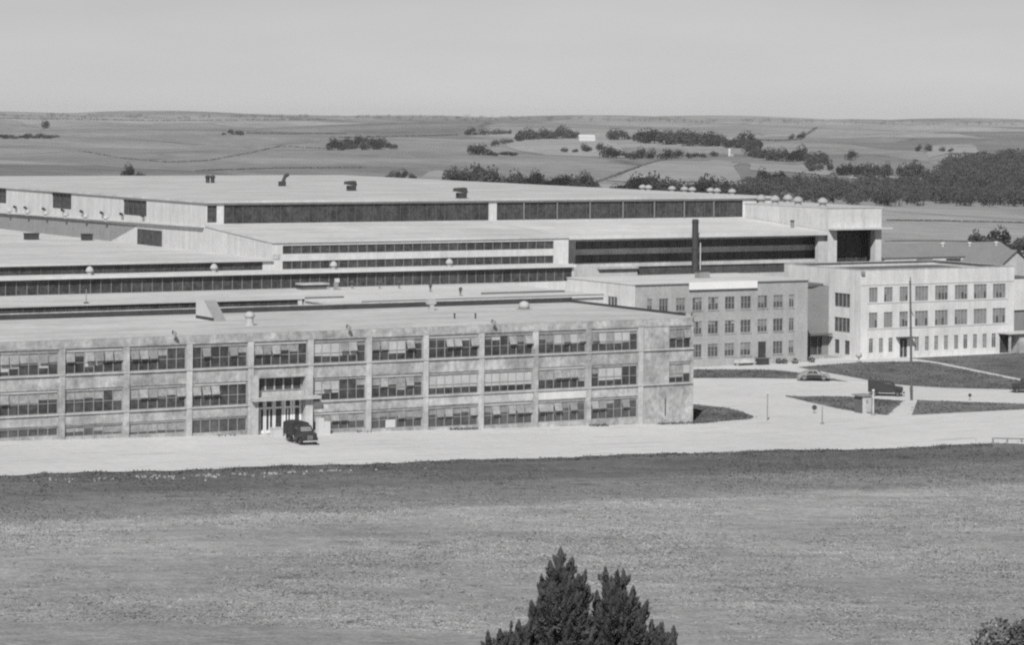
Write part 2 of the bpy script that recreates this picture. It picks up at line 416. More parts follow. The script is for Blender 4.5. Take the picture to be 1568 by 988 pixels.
def gpt(px, py, z=0.1):
    u, v = (((px-CX)*math.cos(RO)+(py-HY)*math.sin(RO))/F, (-(px-CX)*math.sin(RO)+(py-HY)*math.cos(RO))/F)
    y = (EYE-z)/v; return AB(u*y, y)
sheet('lawn', 'lawn', [gpt(*p) for p in ((1030, 566), (1140, 566), (1188, 567), (1240, 574), (1298, 584.5), (1225, 580), (1150, 579), (1030, 579))], 'grass strip below the grey brick office', 'lawn', 0.11, 1)
sheet('lawn', 'lawn', [gpt(*p) for p in ((1222, 562.5), (1262, 559), (1318, 555), (1402, 553.5))] + [(75.6, 48.5), (68.6, 20.9), (61.3, 13.1)] + [gpt(*p) for p in ((1450, 594), (1400, 591), (1348, 586.5), (1318, 580))], 'large dark lawn in front of the white office between the two slanting paths', 'lawn', 0.11, 1)
sheet('lawn', 'lawn', [(77.9, 56.8), (103, 57.0), (140, 57), (140, 20), (75, 4), (69.8, 20.4), (77.0, 48.5)], 'dark lawn at the far side of the long straight path', 'lawn', 0.11, 1)
sheet('path', 'path_concrete', [(75.6, 48.5), (76.5, 57.6), (77.9, 57.6), (77.0, 48.5), (69.8, 20.4), (68.6, 20.9)], 'pale straight path across the lawns', 'path', 0.10, 1)
sheet('path', 'path_concrete', [gpt(*p) for p in ((1030, 566), (1140, 566), (1188, 567), (1240, 574), (1298, 584.5), (1348, 586.5), (1318, 580), (1222, 562.5), (1262, 559), (1318, 555), (1402, 553.5))] + [(77, 58.2), (20, 58.2)], 'pale concrete walk along the foot of the grey brick office', 'path', 0.09, 1)
isl = [(27.9, 19.9), (34.7, 15.8), (39.7, 9.0), (49.1, -.8), (60, -9), (52, -12.5), (45, -5.5), (28.2, -4.6)]
sheet('lawn', 'lawn_worn', [(27.9, 19.9), (34.7, 15.8), (37.6, 8.6), (25.5, -3.4), (24.6, .2), (24.9, 5), (26.3, 12.8)], 'grass island around the guard booth', 'lawn', 0.11, 1)
sheet('lawn', 'lawn_worn', [(39.9, 8.6), (49.1, -.8), (62, -10), (54, -13.5), (45, -5.5), (28.4, -4.5)], 'narrow grass island beside the road beyond the short path', 'lawn', 0.11, 1)

# farmland crops: single fields on the far slopes
def field(pts, mname, label):
    W_ = [hit(*p) for p in pts]
    if any(w is None for w in W_): return
    mb = MB(); n = 30
    # bilinear patch over the four corners, laid on the terrain
    for i in range(n):
        for j in range(n):
            q = []
            for (s, t) in ((i, j), (i+1, j), (i+1, j+1), (i, j+1)):
                s /= n; t /= n
                s2 = s + .10*mnoise.noise((t*3.1, s*1.7, len(label)*1.3)); t2 = t + .16*mnoise.noise((s*3.7, t*1.9, 5+len(label)*.7))
                p = (W_[0]*(1-s2)+W_[1]*s2)*(1-t2) + (W_[3]*(1-s2)+W_[2]*s2)*t2
                q.append((p.x, p.y, gz(p.x, p.y)+0.35))
            mb.quad(*q)
    o = mb.build('field', mname, loc=(0, 0, 0), rotz=0.0); tag(o, label, 'field', kind='structure')
field([(780, 224), (975, 244), (930, 206), (800, 214)], 'field_pale', 'pale stubble field on the slope below the white barn')
field([(925, 277), (1135, 279), (1120, 244), (1010, 247)], 'field_stubble', 'pale field between the dark woods and the row of round trees')
field([(1150, 262), (1275, 268), (1260, 255), (1150, 250)], 'field_stubble', 'narrow pale strip above the creek wood')
field([(1300, 274), (1392, 279), (1385, 271), (1303, 266)], 'field_bare', 'bare pale clearing among the creek trees')
field([(1420, 242), (1500, 232), (1490, 221), (1425, 223)], 'field_bare', 'bare pale patch beside the wooded bluff')
field([(640, 276), (690, 276), (690, 262), (655, 263)], 'field_bare', 'small bare patch beside the big bushy clump')

# ------------------------------------------------------------------ windows
def PL(plane, at):
    if plane == 'b': return lambda mb, u0, u1, d0, d1, z0, z1: mb.box(u0, u1, at+d0, at+d1, z0, z1)
    return lambda mb, u0, u1, d0, d1, z0, z1: mb.box(at+d0, at+d1, u0, u1, z0, z1)
def window(parent, u0, u1, z0, z1, plane, at, cols, rows=(), depth=0.2, glass='glass_dark', fmat='mullion', fw=0.07, mw=0.05, blinds=None, bmat=None, label=None):
    bx = PL(plane, at)
    mb = MB(); bx(mb, u0+.003, u1-.003, depth-.03, depth-.004, z0+.003, z1-.003)
    w = mb.build('window', glass, parent)
    if label: w['label'] = label
    mb = MB(); d0, d1 = depth-.11, depth-.032
    bx(mb, u0+.002, u1-.002, d0, d1, z0+.002, z0+fw); bx(mb, u0+.002, u1-.002, d0, d1, z1-fw, z1-.002)
    n = cols if isinstance(cols, int) else len(cols)+1
    us = [u0+(u1-u0)*i/n for i in range(n+1)] if isinstance(cols, int) else [u0]+list(cols)+[u1]
    for i, u in enumerate(us):
        wd = fw if i in (0, n) else mw
        lo, hi = (u0+.002, u0+fw) if i == 0 else ((u1-fw, u1-.002) if i == n else (u-wd/2, u+wd/2))
        bx(mb, lo, hi, d0+.004, d1-.002, z0+fw-.01, z1-fw+.01)
    for r in rows: bx(mb, u0+fw-.01, u1-fw+.01, d0+.012, d1-.006, r-.028, r+.028)
    mb.build('frame', fmat, w, merge=False)
    if blinds:
        mb = MB()
        for i in range(n):
            dr, tone = blinds[i]
            if dr <= 0.02: continue
            mb.cur = tone; zb = z1-.01-(z1-z0-.02)*dr; e = depth-.031
            P = (lambda u, z: (u, at+e, z)) if plane == 'b' else (lambda u, z: (at+e, u, z))
            cells = [zb, z1-.01]
            q = [P(us[i]+.006, zb), P(us[i+1]-.006, zb), P(us[i+1]-.006, z1-.01), P(us[i]+.006, z1-.01)]
            mb.quad(*(q if plane == 'b' else q[::-1]))
        if mb.f: mb.build('blind', bmat or ['blind_grey', 'blind_light', 'curtain'], w)
    return w

# ------------------------------------------------------------------ long office block by the road
fo = thing('office_block', 'long three storey concrete office block with a two storey entrance portal facing the road', 'office block')
pil = [-0.30] + [-7.28 - 6.965*k for k in range(16)]
F3, F2 = (8.74, 11.22), (4.78, 7.22)
holes = []; wins = []
PB = 7                                             # the portal bay sits between pilasters 7 and 8
for k in range(1, 16):
    u1, u0 = pil[k]-.36, pil[k+1]+.36
    gm = gbase((u0+u1)/2)
    for fl, (z0, z1) in ((3, F3), (2, F2), (1, (max(1.12, gm+.38), 3.55))):
        if k == PB and fl < 3: continue
        h = (u0, u1, z0, z1); holes.append(h); wins.append((k-1, fl, h))
for fl, (z0, z1) in ((3, F3), (2, F2)):
    h = (-3.35, -0.35, z0, z1); holes.append(h); wins.append((-1, fl, h))
pu0, pu1 = pil[PB+1], pil[PB]
portal_hole = (pu0+.75, pu1-.75, 1.35, 7.45); holes.append(portal_hole)
mb = MB()
AL = pil[16]-.6
mb.facade(AL, 0, -2, 12.2, holes, 'b', 0.0, 0.24)
mb.quad((0, 0, -2), (0, 25.3, -2), (0, 25.3, 12.2), (0, 0, 12.2)); mb.quad((0, 25.3, -2), (AL, 25.3, -2), (AL, 25.3, 12.2), (0, 25.3, 12.2))
mb.quad((AL, 25.3, -2), (AL, 0, -2), (AL, 0, 12.2), (AL, 25.3, 12.2))
wl = mb.build('wall', 'concrete', fo)
mb = MB(); mb.box(AL-.02, .02, -.02, 25.42, 12.203, 12.42); rf = mb.build('roof', 'roof_gravel', fo)
mb = MB(); mb.box(AL, -.9, 25.0, 25.3, 12.42, 13.0); mb.box(-1.15, -.9, .3, 24.997, 12.42, 12.70); mb.build('parapet', 'tar', rf, merge=False)
mb = MB(); mb.box(AL, -.85, 24.95, 25.38, 13.003, 13.09); mb.box(-.897, -.1, .0, 24.9, 12.423, 12.55); mb.build('coping', 'concrete_light', rf, merge=False)
for k in range(1, 17):
    mb = MB(); w = .31
    top = 11.30
    mb.box(pil[k]-w, pil[k]+w, -.13, .0, gbase(pil[k])-.5, top)
    mb.build('pilaster', 'concrete_light' if k not in (2, 3, 10, 11) else 'concrete', fo)
for z in (8.70, 4.74):
    segs = [(AL, -.02)] if z > 8 else [(AL, pu0-.02), (pu1+.02, -.02)]
    for s0, s1 in segs:
        mb = MB(); mb.box(s0, s1, -.20, -.003, z-.10, z+.02); mb.build('sill', 'concrete_light', fo)
mb = MB(); mb.box(AL, -.02, -.07, -.003, 11.32, 11.46); mb.build('head_band', 'concrete_stained', fo)
for z0, z1, ks, mn in ((3.66, 4.62, (3, 4), 'concrete_light'), (3.66, 4.62, (2,), 'white_wall'), (7.34, 8.58, (1, 5, 12), 'concrete_stained'), (3.66, 4.62, (8, 10, 11, 12, 13), 'concrete_stained')):
    for k in ks:
        mb = MB(); mb.box(pil[k+1]+.34, pil[k]-.34, -.035, -.004, z0, z1); mb.build('spandrel', mn, fo)
G, L_, C_ = 0, 1, 2
def bl(s):
    out = []
    for tok in s.split():
        tone = {'g': G, 'l': L_, 'c': C_}[tok[0]]; out.append((float(tok[1:]), tone))
    return out
# bay order counts away from the right end; columns run from the left of each bay
B3 = {-1: 'c.35 g.5 g.1', 0: 'l.65 l.65 c.65 l.65 l.62 g.25', 1: 'g.35 g.5 l.62 l.62 l.6 l.6', 2: 'g.25 l.3 g.02 g.42 g.42 c.5', 3: 'g.2 c.2 g.22 g.2 l.25 g.2',
      4: 'g.3 g.35 l.7 l.7 g.25 g.3', 5: 'l.68 l.7 l.72 l.7 l.7 g.28', 6: 'g.06 c.42 c.4 c.38 c.44 g.1', 7: 'g.1 g.1 g.12 g.14 c.36 c.4',
      8: 'g.12 c.4 l.42 c.4 g.12 g.1', 9: 'c.45 g.3 l.74 l.7 g.06 g.08', 10: 'l.82 l.7 c.5 c.5 l.72 c.5', 11: 'l.6 l.6 g.4 g.4 c.7 c.7', 12: 'g.3 g.3 g.3 l.5 l.5 l.5', 13: 'g.2 c.4 c.4 g.2 g.2 g.2', 14: 'g.2 c.4 c.4 g.2 g.2 g.2'}
B2 = {-1: 'c.74 c.74 l.6', 0: 'g.4 l.72 l.72 l.7 g.08 g.08', 1: 'c.6 c.6 c.6 c.6 c.6 c.7', 2: 'l.72 l.72 l.72 l.72 l.72 l.72', 3: 'l.7 l.7 l.7 l.7 l.7 l.7',
      4: 'c.45 c.45 c.45 c.7 g.2 g.4', 5: 'l.7 l.7 l.68 g.06 g.05 c.4', 6: 'c.78 c.78 c.8 c.8 c.78 c.78', 8: 'c.52 c.52 c.5 c.5 c.45 c.5',
      9: 'c.45 c.45 c.4 c.45 g.1 c.6', 10: 'c.52 c.52 c.52 c.52 c.4 c.4', 11: 'c.5 c.5 c.5 c.45 c.45 c.45', 12: 'c.5 c.5 c.5 c.5 c.5 c.5', 13: 'c.5 c.5 c.5 c.5 c.5 c.5', 14: 'c.5 c.5 c.5 c.5 c.5 c.5'}
B1 = {0: 'g.3 g.35 c.3 g.1 g.35 c.2', 1: 'g.4 c.45 g.3 g.4 c.25 g.2', 2: 'g.4 g.45 g.45 g.4 c.4 g.3', 3: 'g.4 g.45 c.4 g.4 c.35 g.4', 4: 'g.45 g.4 g.45 c.4 g.5 c.5', 5: 'c.55 c.55 c.6 c.55 c.55 c.55', 6: 'c.4 g.02 c.5 g.3 g.3 c.5',
      8: 'c.78 c.78 c.78 c.75 c.78 c.78', 9: 'c.6 c.6 l.3 c.6 c.8 c.8', 10: 'g.3 g.3 g.3 g.3 g.3 g.3', 11: 'g.25 g.25 g.2 g.2 g.2 g.3', 12: 'g.3 g.3 g.3 g.3 g.3 g.3', 13: 'g.3 g.3 g.3 g.3 g.3 g.3', 14: 'g.3 g.3 g.3 g.3 g.3 g.3'}
for bay, fl, (u0, u1, z0, z1) in wins:
    src = {3: B3, 2: B2, 1: B1}[fl].get(bay)
    bln = bl(src) if src else None
    short = z1 - z0 < 1.6
    hd = z1 - (.30 if not short else .2)
    rows = (hd, z0+(hd-z0)*.5) if not short else (hd,)
    w6 = window(fo, u0, u1, z0, z1, 'b', 0.0, 3 if bay == -1 else 6, rows, 0.24, 'glass_grey' if fl == 1 else 'glass_dark', 'mullion_light', 0.07, 0.06, bln)
    if fl != 2 or bay % 3:
        n6 = 3 if bay == -1 else 6; mid = z0+(hd-z0)*.5 if not short else hd; ss = MB(); r6 = random.Random(bay*7+fl)
        for i in range(n6):
            if r6.random() > .34 or short: continue
            ua, ub = u0+(u1-u0)*i/n6+.06, u0+(u1-u0)*(i+1)/n6-.06; o6 = r6.uniform(.12, .38)
            ss = MB(); ss.quad((ua, .10, hd-.05), (ub, .10, hd-.05), (ub, .10-o6, mid+.05+o6*.3), (ua, .10-o6, mid+.05+o6*.3)); ss.build('sash', r6.choice(['curtain', 'blind_grey', 'curtain']), w6)
    mb = MB()                                         # rolled shade boxes under the head
    mb.box(u0+.08, u1-.08, .085, .115, hd+.03, z1-.075); mb.build('shade_roll', 'curtain' if (bay+fl) % 3 else 'blind_light', fo)
# portal
pz = 5.13
mb = MB()
mb.box(pu0-.1, pu0+.75, -.45, 0.0, .6, 7.75); pr = mb.build('portal_pier', 'concrete_light', fo)
mb = MB(); mb.box(pu1-.75, pu1+.1, -.45, 0.0, .6, 7.75); mb.build('portal_pier', 'concrete_light', fo)
mb = MB(); mb.box(pu0+.752, pu1-.752, -.4, 0.0, 7.5, 7.75); mb.build('portal_lintel', 'concrete', fo)
mb = MB(); mb.box(pu0-.12, pu1+.75, -1.05, .40, 5.12, 5.46); mb.build('canopy', 'concrete_light', fo)
mb = MB(); mb.box(portal_hole[0]-.3, portal_hole[1]+.3, .50, .65, 1.3, 7.6); mb.build('portal_wall', 'concrete_light', fo)
mb = MB()
mb.box(portal_hole[0]-.25, portal_hole[0]-.002, .245, .498, 1.3, 7.6); mb.box(portal_hole[1]+.002, portal_hole[1]+.25, .245, .498, 1.3, 7.6)
mb.build('portal_reveal', 'concrete', fo, merge=False)
window(fo, portal_hole[0]+.12, portal_hole[1]-.12, 6.08, 7.40, 'b', .37, 5, (), 0.13, 'glass_dark', 'concrete_light', .05, .16)
du = (portal_hole[1]-portal_hole[0]-.1)/5
for i in range(5):
    u = portal_hole[0]+.05+du*i
    dn = 'door'
    mb = MB(); mb.box(u+.16, u+du-.16, .445, .465, 2.0, 4.15); d_ = mb.build('door', 'glass_dark', fo)
    mb = MB()
    fw_ = .27 if i >= 3 else .17
    mb.box(u+.03, u+fw_, .39, .495, 1.55, 5.1); mb.box(u+du-fw_, u+du-.03, .39, .495, 1.55, 5.1)
    mb.box(u+fw_+.002, u+du-fw_-.002, .40, .49, 1.6, 2.1 if i >= 3 else 1.85); mb.box(u+fw_+.002, u+du-fw_-.002, .40, .49, 4.15, 4.33)
    if i in (0, 1, 3): mb.box(u+du/2-.06, u+du/2+.06, .41, .488, 1.86, 4.1)
    mb.build('door_frame', 'sign_white', d_, merge=False)
    mb = MB(); mb.box(u+.28, u+du-.28, .468, .492, 4.36, 5.08); mb.build('transom', 'glass_dark', d_)
mb = MB(); mb.box(portal_hole[0]-.1, portal_hole[1]+.3, -1.2, .49, .9, 1.56); mb.build('doorstep', 'concrete', fo)
mb = MB(); mb.box(-52.9, -52.6, -.2, -.05, 5.9, 6.1); mb.box(-52.8, -52.7, -.05, .0, 5.97, 6.03)
mb = MB(); mb.tube((-3.9, -.09, 1.1), (-3.9, -.09, 3.1), .06); mb.build('drain_pipe', 'dark_metal', fo)
mb = MB(); mb.box(-4.02, -3.62, -.06, -.004, .6, 2.4); mb.build('access_panel', 'concrete_light', fo)
# small posters and a pale board on the windows
mb = MB(); mb.box(-40.0, -38.8, .02, .05, 1.5, 2.35); mb.build('notice_board', 'white_paint', fo)

# planter blocks by the entrance
for (a, b, w_, h_, lab) in ((-53.9, -1.9, 1.1, .95, 'low white concrete block on the left of the entrance doors'),):
    mb = MB(); mb.prism([(a-w_/2, b-.4), (a+w_/2, b-.4), (a+w_/2, b+.4), (a-w_/2, b+.4)], gbase(a), gbase(a)+h_-.1); mb.box(a-w_/2-.05, a+w_/2+.05, b-.45, b+.45, gbase(a)+h_-.098, gbase(a)+h_)
    o = mb.build('planter', 'white_paint', loc=(a, b, gbase(a))); tag(o, lab, 'planter')
a, b = -47.9, -.9
t_ = thing('planter', 'tall white stepped planter box between the parked truck and the office wall', 'planter', (a, b, gbase(a)))
mb = MB(); mb.box(a-.75, a-.15, b-.4, b+.4, gbase(a), gbase(a)+1.75); mb.build('back_box', 'white_paint', t_)
mb = MB(); mb.box(a-.147, a+.6, b-.4, b+.4, gbase(a), gbase(a)+1.35); mb.build('front_box', 'white_paint', t_)

# ------------------------------------------------------------------ low wing between the office block and the assembly hall
lw = thing('low_wing', 'flat roofed low wing with a strip of windows behind the long office block', 'factory wing', (-20, 49, 0))
mb = MB()
mb.facade(-125, -21.3, 0, 11.3, [(-124, -21.9, 10.12, 11.22)], 'b', 58, .2)
mb.quad((-21.3, 58, 0), (-21.3, 76.3, 0), (-21.3, 76.3, 11.3), (-21.3, 58, 11.3)); mb.quad((-125, 76.3, 0), (-125, 58, 0), (-125, 58, 11.3), (-125, 76.3, 11.3))
mb.build('window_wall', 'white_wall', lw)
window(lw, -124, -21.9, 10.12, 11.22, 'b', 58, 74, (), .2, 'glass_dark', 'mullion_dark', .05, .08)
mb = MB(); mb.box(-125.3, -15.6, 57.85, 76.35, 11.303, 11.41); mb.build('roof', 'roof_pale', lw)
mb = MB(); mb.box(-21.0, 19.1, 49, 76.3, 0, 11.08); mb.build('wall', 'white_wall', lw)
mb = MB(); mb.box(-21.2, 19.2, 48.7, 57.49, 11.083, 11.36); mb.box(-15.49, 19.2, 57.493, 76.3, 11.083, 11.36); mb.build('roof_deck', 'roof_white', lw)
mb = MB(); mb.box(19.21, 30.27, 50.5, 76.3, 0, 8.1); mb.build('lower_deck', 'roof_pale', lw)
mb = MB(); mb.box(-17.4, 19, 48.75, 48.95, 11.362, 11.50); mb.build('roof_kerb', 'roof_dark', lw)
mb = MB(); mb.box(4.5, 17.5, 56.2, 56.5, 11.362, 11.60); mb.build('roof_seam', 'roof_dark', lw)
mb = MB(); mb.box(-21.0, -15.5, 57.5, 57.84, 11.37, 11.56); mb.build('eave', 'roof_dark', lw)  # dark strip painted in for the shadow of the roof overhang

# connecting block right behind the office block, below the sight line of its roof
lc = thing('connecting_block', 'pale flat roofed block just behind the roof edge of the long office', 'factory wing', (-60, 25.5, 0))
mb = MB(); mb.box(-110, 12, 25.45, 48.6, -1, 9.2); mb.build('wall', 'white_wall', lc)
mb = MB(); mb.box(-110.2, 12.2, 25.46, 48.65, 9.203, 9.45); mb.build('roof', 'roof_pale', lc)

# ------------------------------------------------------------------ assembly hall
hg = thing('assembly_hall', 'huge aircraft assembly hall with tiered flat roofs and long dark ribbons of windows', 'factory hall', (0, 78, 0))
LA = -16.0
def ribbon(us, ue, z0, z1, b, pitch, posts=(), postmat='white_paint', fm='mullion_dark', depth=.2, rows=()):
    n = max(1, round((ue-us)/pitch))
    window(hg, us, ue, z0, z1, 'b', b, n, rows, depth, 'glass_dark', fm, .06, .09)
    for p in posts:
        mb = MB(); mb.box(p-.11, p+.11, b-.05, b-.003, z0, z1); mb.build('post', postmat, hg)
# lower tier (glass right down to the wing roof)
mb = MB(); mb.facade(-125, 31.6, 8.0, 13.45, [(-124.5, 31.3, 11.42, 13.40)], 'b', 76.45, .22)
mb.quad((31.6, 76.45, 8.0), (31.6, 81.0, 8.0), (31.6, 81.0, 13.45), (31.6, 76.45, 13.45))
mb.build('lower_wall', 'white_wall', hg)
ribbon(-124.5, 31.3, 11.42, 13.40, 76.45, 1.45, fm='mullion')
mb = MB(); mb.box(-125, 31.7, 75.95, 77.995, 13.453, 13.86); mb.build('ledge', 'roof_white', hg)
# second tier, left stretch below the low left roof
mb = MB(); mb.facade(-125, -16.06, 13.45, 15.15, [(-124.5, -17.4, 13.95, 15.05)], 'b', 78, .2); mb.build('tier_wall', 'white_wall', hg)
ribbon(-124.5, -17.4, 13.95, 15.05, 78, 1.45)
mb = MB(); mb.box(-125, LA-.02, 77.6, 260, 15.153, 15.40); mb.build('lower_roof', 'roof_pale', hg)
# second and third tier, middle stretch
mb = MB(); mb.facade(-16.04, 31.6, 13.45, 17.55, [(-14.4, 29.1, 13.95, 15.08), (-14.4, 29.1, 16.05, 17.2)], 'b', 78.0, .22)
mb.quad((31.6, 78, 13.45), (31.6, 81.0, 13.45), (31.6, 81.0, 17.55), (31.6, 78, 17.55))
mb.quad((-16.04, 90, 13.45), (-16.04, 78, 13.45), (-16.04, 78, 17.55), (-16.04, 90, 17.55))
mb.build('middle_wall', 'white_wall', hg)
ribbon(-14.4, 29.1, 13.95, 15.08, 78, 1.45, fm='mullion'); ribbon(-14.4, 29.1, 16.05, 17.2, 78, 1.45, fm='mullion')
mb = MB(); mb.box(-16.0, -14.9, 77.93, 77.997, 15.35, 16.0); mb.build('patch', 'concrete', hg)
# sloping lean roofs in front of the monitor
def slope(a0, a1, b0, z0, b1, z1, th, name, mn):
    mb = MB(); n = len(mb.v)
    mb.v += [(a0,b0,z0-th),(a1,b0,z0-th),(a1,b1,z1-th),(a0,b1,z1-th),(a0,b0,z0),(a1,b0,z0),(a1,b1,z1),(a0,b1,z1)]
    for f in ((0,3,2,1),(4,5,6,7),(0,1,5,4),(1,2,6,5),(2,3,7,6),(3,0,4,7)): mb.f.append(tuple(n+i for i in f)); mb.mi.append(0)
    return mb.build(name, mn, hg)
slope(-16.12, 31.597, 77.8, 17.85, 99.9, 19.25, .28, 'lean_roof', 'roof_pale')
slope(31.6, 78.4, 77.75, 17.9, 99.9, 19.25, .55, 'lean_roof', 'roof_white')
# monitor (clerestory) with the long window band
mb = MB(); mb.facade(LA, 84, 15.2, 22.35, [(-15.7, -14.2, 19.55, 22.0), (-13.1, 31.0, 19.35, 22.05), (32.4, 78.3, 19.35, 22.05)], 'b', 100, .3)
mb.quad((84, 100, 15.2), (84, 252, 15.2), (84, 252, 22.35), (84, 100, 22.35)); mb.quad((84, 252, 15.2), (LA, 252, 15.2), (LA, 252, 22.35), (84, 252, 22.35))
uw = [(-b1, -b0, z0, z1) for b0, b1, z0, z1 in ()]
lh = [(121.3, 130.4, 19.66, 22.0), (151.5, 160, 19.7, 22.25), (180.9, 190, 19.75, 22.25)]
mb.facade(100, 252, 15.2, 22.35, lh, 'a', LA, .3)
mb.build('monitor_wall', 'white_wall', hg)
ribbon(-15.7, -14.2, 19.55, 22.0, 100, .75); ribbon(-13.1, 31.0, 19.35, 22.05, 100, 1.5)
ribbon(32.4, 78.3, 19.35, 22.05, 100, 1.5, posts=(37.2, 43.2, 49.2, 55.3, 61.2, 66.9, 72.6), postmat='mullion')
for b0, b1, z0, z1 in lh:
    window(hg, b0, b1, z0, z1, 'a', LA, 5, (z0+(z1-z0)/2,), .3, 'glass_dark', 'mullion_dark', .06, .07)
mb = MB(); mb.box(LA-.3, 84.3, 99.6, 252.3, 22.353, 22.66); hr = mb.build('upper_roof', 'roof_gravel', hg)
# left end: wall of the lean bay, low square window, ledge and the grey siding further back
mb = MB(); mb.quad((LA, 99.99, 15.2), (LA, 78, 15.2), (LA, 78, 17.56), (LA, 99.99, 18.95)); mb.build('end_wall', 'white_wall', hg)
mb = MB(); n = 0
mb.v += [(LA-.5,100.3,18.35),(LA-.5,190,18.35),(LA-.003,190,18.35),(LA-.003,100.3,18.35),(LA-.5,100.3,18.62),(LA-.5,190,18.62),(LA-.003,190,18.62),(LA-.003,100.3,18.62)]
mb.v = [(x, y, z + (.50 if y < 101 else -.35)) for x, y, z in mb.v]
for f in ((3,2,1,0),(7,6,5,4),(0,1,5,4),(1,2,6,5),(2,3,7,6),(3,0,4,7)): mb.f.append(f); mb.mi.append(0)
mb.build('end_ledge', 'roof_white', hg)
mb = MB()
mb.quad(*[(LA-.02, b_, z_) for b_, z_ in ((200, 15.42), (135, 15.42), (124.6, 18.15), (200, 18.05))][::-1]); mb.build('siding', 'siding_grey', hg)  # grey patch laid over the end wall, one edge slanting
mb = MB(); mb.box(LA-.12, LA-.03, 115.4, 124.4, 15.42, 17.75); w_ = mb.build('window', 'glass_dark', hg)
mb = MB()
for b_ in (115.3, 118.3, 121.3, 124.2): mb.box(LA-.16, LA-.122, b_, b_+.12, 15.45, 17.7)
mb.build('frame', 'mullion_dark', w_, merge=False)
# recessed right part under the overhanging roof
mb = MB()
rec = [(34.7, 80.0, 15.75, 16.9), (34.7, 80.0, 13.7, 14.9), (45.6, 80.0, 11.6, 13.0)]
mb.facade(31.62, 80.38, 0, 17.6, rec, 'b', 81.0, .25)
mb.build('recess_wall', 'shaded_wall', hg)
for u0, u1, z0, z1 in rec: window(hg, u0, u1, z0, z1, 'b', 81.0, 30, (), .25, 'glass_grey', 'mullion_dark', .05, .07)
mb = MB(); mb.box(38.5, 45.5, 80.5, 80.99, 12.75, 13.1); mb.build('sill', 'concrete_light', hg)
# head house at the right end with the tall door opening
mb = MB()
mb.quad((78.6, 78, 17.5), (78.6, 78, 21.45), (78.6, 135, 21.45), (78.6, 135, 17.5))
mb.facade(78.6, 89.1, 0, 21.45, [(80.4, 87.9, 0.0, 18.05)], 'b', 78, 1.2)
mb.quad((89.1, 78, 0), (89.1, 135, 0), (89.1, 135, 21.45), (89.1, 78, 21.45))
mb.build('head_wall', 'white_wall', hg)
mb = MB(); mb.box(77.3, 80.39, 78.6, 79.4, 0, 17.55); mb.build('door_pier', 'shaded_wall', hg)
mb = MB(); mb.box(80.0, 88.3, 80.5, 80.8, 0, 18.04); hd_ = mb.build('interior_shade', 'glass_dark', hg)  # dark sheet standing in for the shaded interior of the open doorway
mb = MB()
for i in range(5): mb.box(80.4+i*1.85, 80.55+i*1.85, 80.4, 80.497, 0, 18.0)
mb.box(81.5, 86, 80.42, 80.49, 13.9, 14.7); mb.box(81.9, 85, 80.42, 80.49, 17.0, 17.5)
mb.build('door_rib', 'mullion_dark', hd_, merge=False)
mb = MB(); mb.box(78.7, 90.2, 76.6, 77.997, 18.15, 18.42); mb.build('door_hood', 'white_wall', hg)
mb = MB(); mb.box(78.55, 89.3, 77.9, 110, 21.453, 21.62); mb.build('head_roof', 'roof_gravel', hg)

# ------------------------------------------------------------------ grey brick office
go = thing('brick_office', 'grey brick three storey office with a white sign board on its parapet', 'office block', (30.3, 58.3, 0))
GB = 58.3
cols = [(32.35, 33.2)] + [(34.3+3.19*i, 35.75+3.19*i) for i in range(7)] + [(56.72, 57.65)]
cols = [(32.30, 33.15), (34.31, 35.85), (37.17, 38.72), (39.94, 41.6), (42.61, 44.41), (45.53, 47.23), (48.25, 50.07), (51.22, 52.94), (53.97, 55.71), (56.75, 57.68)]
holes = []
for i, (u0, u1) in enumerate(cols):
    for fl, (z0, z1) in enumerate(((1.42, 3.26), (4.68, 6.5), (8.05, 9.88))):
        if i == 7 and fl == 0: holes.append((51.35, 52.75, 0.35, 3.3))
        else: holes.append((u0, u1, z0, z1))
mb = MB(); mb.facade(30.3, 60.1, -.5, 11.85, holes, 'b', GB, .16)
mb.quad((60.1, GB, -.5), (60.1, 76.2, -.5), (60.1, 76.2, 11.85), (60.1, GB, 11.85)); mb.quad((60.1, 76.2, -.5), (30.3, 76.2, -.5), (30.3, 76.2, 11.85), (60.1, 76.2, 11.85))
mb.build('wall', 'brick', go)
lwin = [(62.9, 65.4, 8.6, 9.95)]
mb = MB(); mb.facade(58.3, 76.2, -.5, 11.85, lwin, 'a', 30.29, .16); mb.build('side_wall', 'white_stucco', go)  # paler than the front: sunlit brightness put into the wall colour
window(go, *lwin[0], 'a', 30.29, 3, (), .16, 'glass_grey', 'concrete_light', .08, .08)
for i, h in enumerate(holes):
    if h[3]-h[2] > 2.5:
        mb = MB(); mb.box(h[0], h[1], GB+.1, GB+.158, h[2], h[3]); d_ = mb.build('door', 'dark_metal', go)
        mb = MB(); mb.box(h[1]-.2, h[1]-.12, GB+.06, GB+.098, 1.3, 1.5); mb.build('handle', 'grey_metal', d_)
        continue
    nc = 2 if h[1]-h[0] < 1.2 else 3
    dr = rnd.choice((.0, .25, .35, .5, .5, .6))
    bb = [(max(0, dr+rnd.uniform(-.05, .05)) if rnd.random() < .8 else 0, rnd.choice((0, 0, 2))) for _ in range(nc)]
    window(go, *h, 'b', GB, nc, ((h[2]+h[3])/2,), .16, 'glass_grey', 'mullion_light', .07, .07, bb)
    mb = MB(); mb.box(h[0]-.08, h[1]+.08, GB-.08, GB-.002, h[2]-.12, h[2]-.01); mb.build('sill', 'concrete', go)
mb = MB(); mb.box(30.2, 60.2, GB-.08, 76.25, 11.853, 12.02); rf = mb.build('roof', 'roof_white', go)
mb = MB(); mb.box(30.2, 60.2, GB-.16, GB-.082, 11.78, 11.93); mb.build('coping', 'roof_dark', go)
